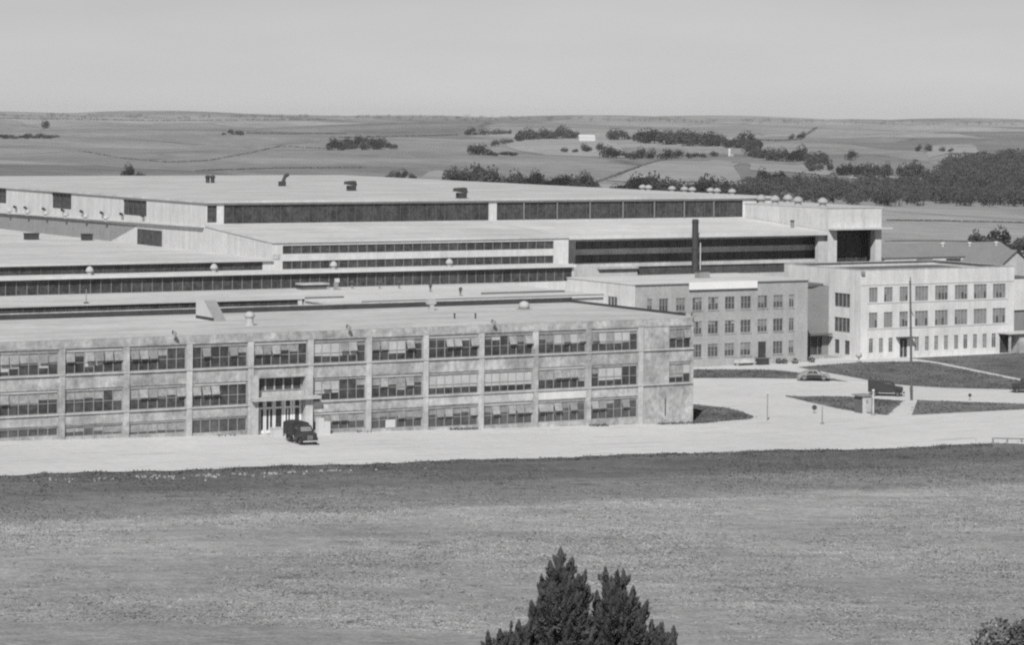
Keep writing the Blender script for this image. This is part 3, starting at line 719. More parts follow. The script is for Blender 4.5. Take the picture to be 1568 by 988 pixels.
mb = MB(); mb.box(39.2, 50.9, GB-.35, GB-.17, 11.02, 12.06); mb.build('sign_board', 'sign_white', go)
sg = thing('roof_hatch', 'small dark boxy hatch with ribbed sides on the grey brick office roof', 'roof hatch', (47.6, 67, 12.02))
mb = MB(); mb.box(46.7, 48.5, 66.4, 67.6, 12.02, 13.0); mb.build('body', 'siding_grey', sg)
mb = MB(); mb.box(46.55, 48.65, 66.3, 67.7, 13.003, 13.12); mb.build('lid', 'dark_metal', sg)

# recessed link with the doorway
lk = thing('link_building', 'narrow recessed grey link with a shaded doorway between the brick office and the white office', 'building', (60.2, 66, 0))
mb = MB(); mb.facade(60.12, 69.75, -.5, 10.4, [(61.2, 62.3, 8.1, 9.7), (61.2, 62.3, 4.7, 6.4), (62.6, 68.6, .25, 3.1)], 'b', 66, .3)
mb.quad((69.75, 66, -.5), (69.75, 75, -.5), (69.75, 75, 10.4), (69.75, 66, 10.4)); mb.quad((69.75, 75, -.5), (60.12, 75, -.5), (60.12, 75, 10.4), (69.75, 75, 10.4)); mb.quad((60.12, 75, -.5), (60.12, 66, -.5), (60.12, 66, 10.4), (60.12, 75, 10.4))
mb.build('wall', 'brick_shade', lk)  # shadow on the link is put into the darker brick tone
window(lk, 61.2, 62.3, 8.1, 9.7, 'b', 66, 2, (), .3); window(lk, 61.2, 62.3, 4.7, 6.4, 'b', 66, 2, (), .3)
mb = MB(); mb.box(62.6, 68.6, 66.2, 66.29, .25, 3.1); d_ = mb.build('door', 'glass_dark', lk)
mb = MB()
for u in (62.6, 63.9, 65.2, 66.5, 67.8): mb.box(u, u+.14, 66.12, 66.197, .25, 3.1)
mb.build('frame', 'mullion', d_, merge=False)
mb = MB(); mb.box(61.9, 69.5, 64.6, 65.997, 3.2, 3.42); mb.build('canopy', 'roof_dark', lk)
mb = MB(); mb.prism([(60.12, 65.7), (66.5, 65.7), (68.6, 66.1), (69.6, 67.2), (69.7, 75.1), (60.12, 75.1)], 10.403, 10.7); mb.build('roof', 'roof_dark', lk)
mb = MB(); mb.box(62, 69, 62.5, 65.9, -.1, .22); mb.build('doorstep', 'concrete', lk)

# ------------------------------------------------------------------ white office
wo_ = thing('white_office', 'white stucco three storey office with two rows of wide windows above narrow ground floor windows', 'office block', (69.8, 58.4, 0))
WB, WA0, WA1 = 58.4, 69.8, 99.1
c12 = [(71.35, 72.95), (74.12, 75.75), (77.03, 78.65), (79.95, 82.46), (83.74, 86.23), (87.52, 90.01), (91.2, 93.74), (94.9, 97.43)]
c0 = [(71.4, 72.18), (73.25, 74.04), (75.04, 75.83), (79.9, 80.78), (81.88, 82.66), (83.65, 84.45), (85.52, 86.32), (87.47, 88.28), (89.25, 90.06), (91.11, 91.93), (92.97, 93.8), (94.74, 95.6)]
holes = [(u0, u1, z0, z1) for u0, u1 in c12 for z0, z1 in ((8.36, 10.54), (4.58, 6.85))] + [(u0, u1, .95, 3.05) for u0, u1 in c0] + [(77.15, 78.55, .1, 2.85)]
mb = MB(); mb.facade(WA0, WA1, -.6, 13.1, holes, 'b', WB, .18)
lwh = [(60.95, 64.7, 7.45, 9.5), (60.95, 64.7, 3.75, 5.9), (60.95, 62.2, .5, 2.6), (63.4, 64.6, .5, 2.6)]
mb.facade(WB, 77.2, -.6, 13.1, lwh, 'a', WA0, .18)
mb.quad((WA1, WB, -.6), (WA1, 77.2, -.6), (WA1, 77.2, 13.1), (WA1, WB, 13.1)); mb.quad((WA1, 77.2, -.6), (WA0, 77.2, -.6), (WA0, 77.2, 13.1), (WA1, 77.2, 13.1))
mb.build('wall', 'white_stucco', wo_)
for h in holes:
    if h[2] < .2:
        mb = MB(); mb.box(h[0], h[1], WB+.1, WB+.178, h[2], h[3]); d_ = mb.build('door', 'glass_dark', wo_)
        mb = MB(); mb.box((h[0]+h[1])/2-.05, (h[0]+h[1])/2+.05, WB+.05, WB+.098, h[2], h[3]-.3); mb.build('door_frame', 'white_paint', d_)
        continue
    wd = h[1]-h[0]; nc = 2 if wd < 1.2 else (3 if wd < 2 else 4)
    bb = [(rnd.choice((.5, .96, .96, .96, .6, .96)), rnd.choice((0, 0, 2))) for _ in range(nc)] if nc > 2 else [(rnd.choice((.3, .96, .96)), 0)]*nc
    window(wo_, *h, 'b', WB, nc, (h[2]+.55*(h[3]-h[2]),) if nc == 2 else (), .18, 'glass_grey', 'mullion_light', .07, .10, bb, bmat=['blind_grey', 'blind_light', 'blind_grey'])
for h in lwh:
    nc = 4 if h[1]-h[0] > 2 else 1
    window(wo_, *h, 'a', WA0, nc, (), .18, 'glass_grey', 'mullion_light', .07, .12)
for z, a0, a1 in ((8.25, 71, 97.8), (4.47, 71, 97.8), (10.95, WA0+.05, WA1-.05)):
    mb = MB(); mb.box(a0, a1, WB-.06, WB-.003, z-.08, z+.06); mb.build('string_course', 'white_paint', wo_)
mb = MB(); mb.box(WA0+.3, WA1-.3, WB+.3, 76.9, 12.3, 12.45); mb.build('roof', 'roof_dark', wo_)
mb = MB()
mb.box(WA0-.03, WA1+.05, WB-.05, WB+.297, 13.103, 13.2); mb.box(WA0-.03, WA0+.297, WB+.3, 76.9, 13.103, 13.2); mb.box(WA1-.297, WA1+.05, WB+.3, 76.9, 13.103, 13.2); mb.box(WA0-.03, WA1+.05, 76.903, 77.25, 13.103, 13.2)
mb.build('coping', 'concrete_light', wo_, merge=False)
mb = MB(); mb.box(76.4, 79.3, WB-1.1, WB-.003, 2.95, 3.12); mb.build('door_canopy', 'dark_metal', wo_)
mb = MB(); mb.box(95.9, 102.6, WB-2.6, WB-.003, 3.05, 3.3); pc = mb.build('porch_roof', 'white_wall', wo_)
mb = MB(); mb.box(96.3, 96.6, WB-2.3, WB-2.0, 0, 3.04); mb.build('porch_post', 'concrete', wo_)
mb = MB(); mb.box(98.4, 101.2, WB-2.1, WB-.01, .0, 3.0); mb.build('porch_wall', 'concrete_stained', wo_)
mb = MB(); mb.box(96.3, 98.3, WB-.1, WB-.02, .1, 2.8); mb.build('porch_door', 'glass_dark', wo_)
mb = MB(); mb.box(WA0+.02, WA0+.6, WB-.25, WB-.01, 12.4, 12.95); mb.build('rain_head', 'siding_grey', wo_)
ax = thing('stair_tower', 'tall white annex with a lower wall coloured dark as a shaded recess at the end of the white office', 'annex', (99.2, 70, 0))
mb = MB(); mb.box(99.15, 113, 70, 79, 5.4, 10.4); mb.build('upper_wall', 'white_stucco', ax)
mb = MB(); mb.box(99.15, 112.8, 70.3, 78.8, 0, 5.397); mb.build('lower_wall', 'brick_shade', ax)  # dark tone stands in for the shade of a recess below
mb = MB(); mb.box(99.15, 113.15, 69.9, 79.1, 10.403, 10.6); mb.build('roof', 'roof_dark', ax)

# ------------------------------------------------------------------ stack, barracks, far barn
def ray(px, py):
    dx, dy = px-CX, py-HY; c, s = math.cos(RO), math.sin(RO)
    return (dx*c+dy*s)/F, (-dx*s+dy*c)/F
def onz(px, py, z):
    u, v = ray(px, py); y = (EYE-z)/v; return AB(u*y, y)
def ona(px, a):
    u, v = ray(px, 300); y = (a + P0.x*CA + P0.y*SA)/(u*CA+SA); return AB(u*y, y)[1]
st = thing('chimney', 'tall thin dark smokestack rising in front of the white hangar eave', 'chimney', (53.2, 77.1, 0))
mb = MB(); mb.lathe(53.2, 77.0, [(.52, 0), (.50, 12), (.47, 20.1)], 12); mb.build('flue', 'dark_metal', st)
mb = MB(); mb.lathe(53.2, 77.0, [(.56, 19.6), (.56, 19.75)], 12); mb.lathe(53.2, 77.0, [(.56, 15.6), (.56, 15.72)], 12); mb.build('collar', 'dark_metal', st, merge=False)
mb = MB(); mb.box(53.85, 53.97, 76.6, 76.72, 12.03, 16.6); mb.build('vent_pipe', 'white_paint', st)  # thin white bar, the highlight of a pipe put into its colour

bk = thing('barracks', 'long barracks with a grey pitched roof behind the white office', 'barracks', (172, 180, 0))
mb = MB()
wz = [(172.9+2.35*i, 174.2+2.35*i, 4.6, 6.5) for i in range(2)] + [(179.2, 183.4, 4.9, 6.7), (187.0, 191.0, 4.9, 6.7), (196, 199, 4.9, 6.7)]
mb.facade(171, 206, -2, 7.0, wz, 'b', 180, .2)
mb.quad((171, 192, -2), (171, 180, -2), (171, 180, 7), (171, 186, 9.5), (171, 192, 7)); mb.quad((206, 180, -2), (206, 192, -2), (206, 192, 7), (206, 186, 9.5), (206, 180, 7)); mb.quad((206, 192, -2), (171, 192, -2), (171, 192, 7), (206, 192, 7))
mb.build('wall', 'white_stucco', bk)
for h in wz: window(bk, *h, 'b', 180, 2, (), .2, 'glass_dark', 'mullion')
mb = MB()
for b0, z0, b1, z1 in ((179.8, 6.98, 186, 9.56), (192.2, 6.98, 186, 9.56)):
    mb.quad((170.4, b0, z0), (206.5, b0, z0), (206.5, b1, z1), (170.4, b1, z1)); 
    mb.quad((170.4, b0, z0+.14), (206.5, b0, z0+.14), (206.5, b1, z1+.14), (170.4, b1, z1+.14))
mb.build('roof', 'shingle', bk, merge=False)
for px, py in ((1449, 379), (1487, 381), (1525, 385)):
    u, v = ray(px, py); a, b = AB(u*640, 640)
    mb = MB(); a = 171 + (px-1350)*.19; mb.lathe(a, 184.5, [(.3, 8.9), (.3, 9.4), (.5, 9.5), (.35, 9.8)], 8); mb.build('roof_vent', 'white_paint', bk)
gh = thing('gabled_house', 'pale house end with a steep gable beside the end of the barracks roof', 'house', (178, 150, 0))
mb = MB(); mb.quad((175.6, 150, -2), (183.5, 150, -2), (183.5, 150, 7.0), (179.6, 150, 9.7), (175.6, 150, 7.0)); mb.quad((175.6, 162, -2), (175.6, 150, -2), (175.6, 150, 7), (175.6, 162, 7)); mb.quad((183.5, 150, -2), (183.5, 162, -2), (183.5, 162, 7), (183.5, 150, 7))
mb.build('wall', 'concrete_light', gh)
mb = MB()
for a0, a1 in ((175.0, 179.55), (184.1, 179.55)):
    mb.quad((a0, 149.6, 6.65), (a1, 149.6, 9.85), (a1, 162, 9.85), (a0, 162, 6.65)); mb.quad((a0, 149.6, 6.8), (a1, 149.6, 10.0), (a1, 162, 10.0), (a0, 162, 6.8))
mb.build('roof', 'shingle', gh, merge=False)

p = hit(899, 216)
bn = wthing('barn', 'tiny white barn standing alone among the far trees', 'barn', p, 0.1)
s_ = p.y/F; w2, hh = 12.5*s_, 9*s_
mb = MB(); mb.box(-w2, w2, 0, 1.2*w2, -2, hh*.75); mb.build('wall', 'white_paint', bn)
mb = MB()
mb.v += [(-w2, -.3, hh*.72), (w2, -.3, hh*.72), (w2, .6*w2, hh*1.1), (-w2, .6*w2, hh*1.1), (w2, 1.25*w2, hh*.72), (-w2, 1.25*w2, hh*.72)]
mb.f += [(0, 1, 2, 3), (3, 2, 4, 5), (0, 3, 5), (1, 4, 2), (0, 5, 4, 1)]; mb.mi += [0]*5
mb.build('roof', 'roof_white', bn)
p = hit(1117, 239)
sl = wthing('silo', 'very small white silo with a low shed beside the row of round trees', 'silo', p, 0.0)
s_ = p.y/F
mb = MB(); mb.lathe(0, 0, [(2.2*s_, -1), (2.2*s_, 9*s_), (1.2*s_, 11*s_), (.2*s_, 12*s_)], 12); mb.build('tower', 'white_paint', sl)
mb = MB(); mb.box(2.3*s_, 6*s_, -2*s_, 2*s_, -1, 3.5*s_); mb.build('shed', 'concrete', sl)

# ------------------------------------------------------------------ things on the roofs
def mushroom(a, b, z, r, h, label, group, name='roof_vent', m='vent_white'):
    t_ = thing(name, label, 'roof vent', (a, b, z), group)
    mb = MB(); mb.lathe(a, b, [(r*.6, z), (r*.6, z+h*.36)], 10); mb.build('neck', m, t_)
    mb = MB(); mb.lathe(a, b, [(r*.85, z+h*.34), (r, z+h*.42), (r*.93, z+h*.62), (r*.62, z+h*.86), (r*.2, z+h)], 12); mb.build('hood', m, t_, smooth=True)
    return t_
for a, lab in ((-42.9, 'white mushroom vent on the ledge of the lower windows, over the stair bulkhead'), (-25.1, 'white mushroom vent on the ledge where the lower left roof is about to end'),
               (-7.1, 'white mushroom vent on the ledge above the white hatch cover of the wing roof'), (11.2, 'white mushroom vent on the ledge, closest to the dark recess of the hall')):
    mushroom(a, 77.0, 13.86, .55, 1.15, lab, 'mushroom vents on the hall ledge')
k = 0
for px, py in ((984, 295), (993, 296), (1029, 298), (1048, 299), (1060, 300), (1088, 302), (1098, 303), (1121, 305), (1146, 308), (1163, 309), (1187, 310), (1222, 313), (1260, 317)):
    z = 22.66 if px < 1140 else 21.62
    a = 83.2 if px < 1140 else (86.5 if px < 1150 else 81.2)
    b = ona(px, a)
    if z < 22: b = min(99.0, b)
    names = {1163: 'second largest round vent dome on the white head house roof, beside the roof step', 1187: 'pale round vent dome in the middle of the head house roof', 1222: 'pale round vent dome set apart on the head house roof', 1260: 'last pale vent dome nearest the hangar door corner', 1146: 'pale vent dome at the corner where the long window band ends'}
    lab = names.get(px, 'pale round vent dome in the row on the far edge of the upper roof')
    mushroom(a, b, z, 0.72 if z > 22 else .86, .95 if z > 22 else 1.35, lab, 'vent domes along the hall roof edge', 'vent_dome', 'siding_light')
for px in (17, 45, 73, 103, 134, 165):
    b = ona(px, LA-.3); z = 19.24 - (b-79)*(.97/111)
    mushroom(LA-.6, b, z-.3, .42, .95, 'white vent cowl in the row along the bright end wall ledge', 'vent cowls on the end wall ledge', 'vent_cowl')
for px in (24, 40, 68, 97, 126, 157, 187, 219):  # dark stubs modelled in place of the vent shadows on the wall
    b = ona(px, LA-.3); z = 19.24 - (b-79)*(.97/111)
    t_ = thing('vent_pipe', 'short dark stub shaped for a vent shadow on the bright end wall', 'pipe', (LA-.2, b, z), 'vent shadow stubs on the end wall')
    mb = MB(); mb.tube((LA-.25, b, z+.02), (LA-.25, b, z+.9), .16); mb.build('stem', 'grey_metal', t_)
    mb = MB(); mb.tube((LA-.25, b, z+.85), (LA-.7, b-.1, z+1.05), .2); mb.build('shadow_stub', 'dark_metal', t_)
def gooseneck(a, b, z, s, label, group):
    t_ = thing('gooseneck_vent', label, 'roof vent', (a, b, z), group)
    mb = MB(); mb.tube((a, b, z), (a, b, z+.8*s), .14*s, seg=8); mb.build('stem', 'grey_metal', t_)
    mb = MB(); mb.tube((a, b, z+.75*s), (a-.15*s, b-.3*s, z+.95*s), .2*s, .26*s, seg=8); mb.build('hood', 'dark_metal', t_)
for px, py, lab in ((539, 442, 'dark gooseneck vent on the white wing roof, beside the white post'), (581, 442, 'dark gooseneck vent on the white wing roof, first of the close pair'), (611, 442, 'dark gooseneck vent on the white wing roof, second of the close pair'),
                    (659, 447, 'dark gooseneck vent on the white wing roof above the white tee vent'), (705, 453, 'dark gooseneck vent on the white wing roof nearest its dark kerb line')):
    a, b = onz(px, py, 11.36); gooseneck(a, b, 11.36, 1.0, lab, 'gooseneck vents on the wing roof')
a, b = onz(514, 444, 11.36)
t_ = thing('roof_post', 'stubby white post with a dark foot on the wing roof', 'post', (a, b, 11.36))
mb = MB(); mb.box(a-.22, a+.22, b-.22, b+.22, 11.36, 12.4); mb.build('shaft', 'siding_grey', t_)
mb = MB(); mb.box(a-.05, a+.42, b-.3, b+.3, 12.403, 12.9); mb.build('cap', 'white_paint', t_)
t_ = thing('roof_mast', 'thin dark mast standing on the low wing roof toward its far end', 'mast', (-52, 62, 11.41))
mb = MB(); mb.tube((-50.2, 60, 11.41), (-50.2, 60, 13.2), .06, .05); mb.build('shaft', 'wood_grey', t_); mb = MB(); mb.box(-50.45, -49.95, 59.75, 60.25, 11.413, 11.55); mb.build('base', 'dark_metal', t_)
t_ = thing('hatch_cover', 'long low white hatch cover with a shadow, close under the lower glass ribbon', 'roof hatch', (-12, 73.5, 11.4))
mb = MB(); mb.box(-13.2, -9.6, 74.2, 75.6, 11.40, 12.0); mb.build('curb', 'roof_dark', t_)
mb = MB(); mb.box(-13.5, -9.3, 73.9, 75.9, 12.003, 12.22); mb.build('lid', 'concrete_light', t_)
for px, py, s, lab in ((538, 292, 1.0, 'black hooded vent on the upper hall roof, the smaller and farther of the two'), (712, 304, 1.05, 'black hooded vent on the upper hall roof just above the long window band')):
    a, b = onz(px, py, 22.66); b = max(b, 102)
    t_ = thing('roof_cowl', lab, 'roof vent', (a, b, 22.66), 'black cowls on the upper roof')
    mb = MB(); mb.box(a-.6*s, a+.65*s, b-.5, b+.6, 22.66, 23.5); mb.build('base', 'dark_metal', t_)
    mb = MB(); z = 23.503
    mb.v += [(a-1.1*s,b-.6,z+.25),(a+.8*s,b-.6,z),(a+.8*s,b+.7,z),(a-1.1*s,b+.7,z+.25),(a-.95*s,b-.6,z+.7),(a+.55*s,b-.6,z+.8),(a+.55*s,b+.7,z+.8),(a-.95*s,b+.7,z+.7)]
    for f in ((0,3,2,1),(4,5,6,7),(0,1,5,4),(1,2,6,5),(2,3,7,6),(3,0,4,7)): mb.f.append(f); mb.mi.append(0)
    mb.build('hood', 'tar', t_)
a, b = onz(434, 285, 22.66)
t_ = thing('roof_cowl', 'black bent cowl with a raised snout on the far upper roof', 'roof vent', (a, b, 22.66))
mb = MB(); mb.box(a-.8, a+.3, b-.4, b+.4, 22.66, 23.5); mb.build('base', 'dark_metal', t_)
mb = MB(); mb.tube((a-.1, b, 23.4), (a+.35, b, 24.5), .35, .3, 8); mb.tube((a+.3, b, 24.4), (a+.95, b, 24.7), .33, .3, 8); mb.build('snout', 'tar', t_, merge=False)
for px, lab in ((318, 'dark peg vent on the far roof edge, outer one of the pair'), (325.5, 'dark peg vent on the far roof edge, inner one of the pair')):
    a, b = onz(px, 280, 22.66)
    t_ = thing('roof_vent', lab, 'roof vent', (a, b, 22.66), 'pair of dark pegs')
    mb = MB(); mb.lathe(a, b, [(.38, 22.66), (.38, 23.6)], 8); mb.build('stem', 'dark_metal', t_)
    mb = MB(); mb.lathe(a, b, [(.55, 23.603), (.5, 23.9), (.2, 24.05)], 8); mb.build('cap', 'tar', t_)
a, b = onz(1237, 339, 18.8)
t_ = thing('roof_vent', 'single dark peg on the white eave beside the head house wall', 'roof vent', (76.5, 84, 18.3))
mb = MB(); mb.lathe(76.3, 84, [(.28, 18.2), (.28, 19.2)], 8); mb.build('stem', 'grey_metal', t_)
mb = MB(); mb.lathe(76.3, 84, [(.36, 19.203), (.3, 19.45)], 8); mb.build('cap', 'dark_metal', t_)
for px, py, w_, lab in ((48, 367, 1.9, 'larger dark box on the lower roof below the vent cowls'), (133, 368, 1.3, 'smaller dark box on the lower roof below the vent cowls')):
    a, b = onz(px, py, 15.4)
    t_ = thing('roof_box', lab, 'roof box', (a, b, 15.4))
    mb = MB(); mb.box(a-w_/2, a+w_/2, b-.8, b+.8, 15.4, 16.3); mb.build('body', 'dark_metal', t_)
    mb = MB(); mb.box(a-w_/2-.1, a+w_/2+.1, b-.9, b+.9, 16.303, 16.42); mb.build('lid', 'tar', t_)
a, b = onz(170, 367, 15.4)
t_ = thing('roof_pipe', 'dark leaning pipe with a pointed cap at the corner of the grey siding', 'pipe', (a, b, 15.4))
mb = MB(); mb.lathe(a, b, [(.55, 15.4), (.32, 16.0), (.3, 17.0)], 8); mb.build('stem', 'dark_metal', t_)
mb = MB(); mb.lathe(a, b, [(.42, 17.003), (.15, 17.5)], 8); mb.build('cap', 'tar', t_)

RZ = 12.42
t_ = thing('stair_bulkhead', 'wedge shaped white stair bulkhead with a grey sloping front on the office roof', 'bulkhead', (-53, 16, RZ))
mb = MB()
q = [(14.4, RZ), (19.4, RZ), (19.4, 14.5), (17.2, 14.5)]
a0, a1 = -53.6, -52.2
mb.quad(*[(a0, b, z) for b, z in q][::-1]); mb.quad(*[(a1, b, z) for b, z in q]); mb.quad((a0, 19.4, RZ), (a1, 19.4, RZ), (a1, 19.4, 14.5), (a0, 19.4, 14.5)); mb.quad((a0, 17.2, 14.5), (a1, 17.2, 14.5), (a1, 19.4, 14.5), (a0, 19.4, 14.5))
mb.build('wall', 'white_paint', t_)
mb = MB(); mb.quad((a0, 14.4, RZ+.02), (a1, 14.4, RZ+.02), (a1, 17.2, 14.52), (a0, 17.2, 14.52)); mb.quad((a0, 14.3, RZ), (a1, 14.3, RZ), (a1, 14.4, RZ+.02), (a0, 14.4, RZ+.02)); mb.build('sloping_front', 'siding_grey', t_)
mb = MB(); mb.box(a0-.06, a0-.003, 14.6, 19.3, RZ, RZ+.32); mb.build('flashing', 'tar', t_)
a, b = -52.8, 7.2
t_ = thing('turbine_vent', 'big white two tier turbine vent on the office roof beside the stair bulkhead', 'roof vent', (a, b, RZ))
mb = MB(); mb.lathe(a, b, [(.5, RZ), (.42, RZ+.3), (.4, RZ+.8)], 14); mb.build('neck', 'vent_white', t_)
mb = MB(); mb.lathe(a, b, [(.42, RZ+.803), (.55, RZ+.92), (.56, RZ+1.15), (.42, RZ+1.4), (.15, RZ+1.5)], 14); mb.build('drum', 'vent_white', t_, smooth=True)
a, b = -23.5, 19.8
t_ = thing('tee_vent', 'white tee shaped vent at the rear parapet of the office roof', 'roof vent', (a, b, RZ))
mb = MB(); mb.box(a-.25, a+.25, b-.25, b+.25, RZ, RZ+.7); mb.build('neck', 'vent_white', t_)
mb = MB(); mb.box(a-.55, a+.5, b-.3, b+.3, RZ+.703, RZ+1.25); mb.build('head', 'vent_white', t_)
a, b = -12.9, 16.4
t_ = thing('dome_vent', 'white rounded vent on a flat base plate near the corner of the office roof', 'roof vent', (a, b, RZ))
mb = MB(); mb.box(a-.75, a+.75, b-.6, b+.6, RZ, RZ+.15); mb.build('base_plate', 'concrete', t_)
mb = MB(); mb.lathe(a, b, [(.62, RZ+.153), (.66, RZ+.5), (.5, RZ+.85), (.1, RZ+1.0)], 12); mb.build('dome', 'vent_white', t_, smooth=True)
for a, lab in ((-64.9, 'small floodlight bracket on the office roof edge, left of the entrance'), (-44.8, 'small floodlight bracket on the office roof edge, right of the entrance'), (-26.9, 'small floodlight bracket on the office roof edge, halfway to the corner'), (-.35, 'dark bracket lamp at the end corner of the office roof')):
    t_ = thing('floodlight', lab, 'floodlight', (a, -.1, RZ), 'floodlights on the office roof edge')
    mb = MB(); mb.tube((a, .05, RZ-.02), (a-.12, -.25, RZ+.35), .06); mb.tube((a-.12, -.25, RZ+.35), (a, -.5, RZ+.25), .05); mb.build('bracket', 'dark_metal', t_, merge=False)
    mb = MB(); mb.lathe(a, -.55, [(.08, RZ+.3), (.24, RZ+.02), (.24, RZ-.05)], 10); mb.build('lamp_shade', 'grey_metal', t_)
for px, py, lab in ((696, 488, 'tiny dark vent pipe in the middle of the office roof'), (728, 488, 'tiny dark vent pipe on the office roof just right of the tee vent')):
    a, b = onz(px, py, RZ)
    t_ = thing('vent_pipe', lab, 'pipe', (a, b, RZ)); mb = MB(); mb.lathe(a, b, [(.09, RZ), (.09, RZ+.5)], 8); mb.build('stem', 'dark_metal', t_)
    mb = MB(); mb.lathe(a, b, [(.14, RZ+.5), (.1, RZ+.6)], 8); mb.build('cap', 'dark_metal', t_)

# ------------------------------------------------------------------ street furniture
def ghit(px, py): return hit(px, py)
p = ghit(1396, 614)
t_ = wthing('utility_pole', 'tall slender dark utility pole standing on the grass island', 'utility pole', p)
mb = MB(); mb.tube((0, 0, -.3), (-.32, 0, 15.0), .17, .12, 8); mb.build('pole', 'wood_pole', t_)
mb = MB(); mb.tube((-.25, -.14, 11.4), (.15, -.14, 10.6), .05); mb.tube((-.3, -.1, 14.9), (-.3, -.1, 15.5), .05); mb.build('bracket', 'dark_metal', t_, merge=False)
p = ghit(1175, 645)
t_ = wthing('fence_post', 'thin pale post at the mouth of the forecourt, the taller of two', 'post', p); mb = MB(); mb.tube((0, 0, -.2), (0, 0, 3.0), .07, .06); mb.build('shaft', 'wood_grey', t_); mb = MB(); mb.lathe(0, 0, [(.1, 3.0), (.1, 3.08)], 8); mb.build('cap', 'grey_metal', t_)
p = ghit(1259, 651)
t_ = wthing('fence_post', 'thin pale post with a wider foot beside the round sign', 'post', p); mb = MB(); mb.tube((0, 0, -.2), (0, 0, 2.1), .07, .06); mb.build('shaft', 'wood_grey', t_); mb = MB(); mb.lathe(0, 0, [(.22, 0), (.2, .25)], 8); mb.build('foot', 'wood_grey', t_)
def roundsign(px, py, h, r, lab):
    p = ghit(px, py); t_ = wthing('road_sign', lab, 'sign', p)
    mb = MB(); mb.tube((0, 0, -.1), (0, 0, h), .04); mb.build('post', 'grey_metal', t_)
    mb = MB(); mb.lathe(0, 0, [(r, -.06), (r, -.03)], 16, axis='y'); o = mb.build('disc', 'dark_metal', t_); o.location = (0, 0, h)
roundsign(1247, 634, .75, .3, 'small dark round sign low over the forecourt concrete')
roundsign(1485, 614, .7, .22, 'little dark marker on the edge of the road past the utility pole')
p = ghit(1337, 637)
t_ = wthing('gate_post', 'white post with a dark foot beside the guard booth', 'post', p); mb = MB(); mb.tube((0, 0, .3), (0, 0, 2.9), .13, .1, 8); mb.build('shaft', 'concrete_light', t_); mb = MB(); mb.lathe(0, 0, [(.3, -.05), (.26, .32)], 8); mb.build('foot', 'wood_grey', t_)
mb = MB(); mb.lathe(0, 0, [(.16, 2.9), (.18, 3.05), (.06, 3.15)], 8); mb.build('lamp', 'white_paint', t_)
a0, b0 = onz(1319.5, 633, 0.1)
t_ = thing('guard_booth', 'small white guard booth with one dark side on the tip of the grass island', 'guard booth', (a0, b0, 0))
mb = MB(); mb.box(a0+.12, a0+1.5, b0, b0+1.4, .0, 2.1); mb.build('wall', 'concrete_light', t_)
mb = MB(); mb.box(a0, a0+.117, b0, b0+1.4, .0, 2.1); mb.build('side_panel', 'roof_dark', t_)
mb = MB(); mb.box(a0-.3, a0+1.6, b0-.2, b0+1.6, 2.103, 2.26); mb.build('roof', 'wood_grey', t_)
mb = MB(); mb.box(a0+.65, a0+.95, b0-.03, b0-.003, 1.25, 1.65); mb.build('window', 'siding_grey', t_)
p = ghit(1315, 556)
t_ = wthing('yard_lamp', 'round white yard lamp at the corner of the white office', 'lamp', p)
mb = MB(); mb.tube((0, 0, -.1), (0, 0, .75), .12, .1, 8); mb.build('post', 'concrete_light', t_)
mb = MB(); mb.lathe(0, 0, [(.15, .7), (.40, .88), (.48, 1.15), (.36, 1.42), (.1, 1.52)], 12); mb.build('globe', 'concrete_light', t_, smooth=True)
# culvert rail at the road edge, right
a0, b0 = onz(1519, 684, 0.05); a1, b1 = onz(1592, 685, 0.05)
t_ = wthing('guard_rail', 'low white guard rail on a dark culvert wall at the near road edge', 'guard rail', (0, 0, 0))
A0, A1 = W(a0, b0), W(a1, b1)
d = (A1-A0)
for z in (.95,):
    mb = MB(); mb.tube(A0+Vector((0, 0, z)), A1+Vector((0, 0, z-.05)), .085); mb.build('rail', 'wood_grey', t_)
mb = MB(); mb.tube(A0+d*.3+Vector((0, 0, .45)), A1+Vector((0, 0, .42)), .1); mb.build('rail', 'concrete_light', t_)
for k in (.02, .32, .62, .9):
    q = A0+d*k; mb = MB(); mb.tube(q+Vector((0, 0, -.3)), q+Vector((0, 0, .98)), .11, .1); mb.build('post', 'wood_grey', t_)
mb = MB(); q0, q1 = A0+d*.0, A1; e = Vector((d.y, -d.x, 0)).normalized()*.35
mb.v += [tuple(v) for v in (q0-e*.2, q1-e*.2, q1+e, q0+e)]; mb.v += [(x, y, z+.34) for x, y, z in mb.v[:4]]; mb.v[:4] = [(x, y, z-.8) for x, y, z in mb.v[:4]]
for f in ((0,3,2,1),(4,5,6,7),(0,1,5,4),(1,2,6,5),(2,3,7,6),(3,0,4,7)): mb.f.append(f); mb.mi.append(0)
mb.build('culvert_wall', 'roof_dark', t_)
# by the brick office wall
a, b = onz(1148, 557, 0)
t_ = thing('coal_bin', 'dark boxy bin under the windows of the brick office', 'bin', (a, 57.2, 0)); mb = MB(); mb.box(a-.85, a+.85, 56.9, 57.8, .05, .95); mb.build('body', 'dark_metal', t_); mb = MB(); mb.box(a-.95, a+.95, 56.8, 57.85, .953, 1.08); mb.build('lid', 'roof_dark', t_)
t_ = thing('bench', 'long low white bench against the brick office', 'bench', (48.5, 57.4, 0)); mb = MB(); mb.box(46.8, 50.3, 57.2, 57.7, .42, .55); mb.build('seat', 'concrete_light', t_)
for a in (47.1, 50.0): mb = MB(); mb.box(a-.12, a+.12, 57.25, 57.65, .05, .417); mb.build('leg', 'concrete', t_)
mb = MB(); mb.box(46.8, 50.3, 57.72, 57.8, .5, 1.0); mb.build('backrest', 'concrete_light', t_)

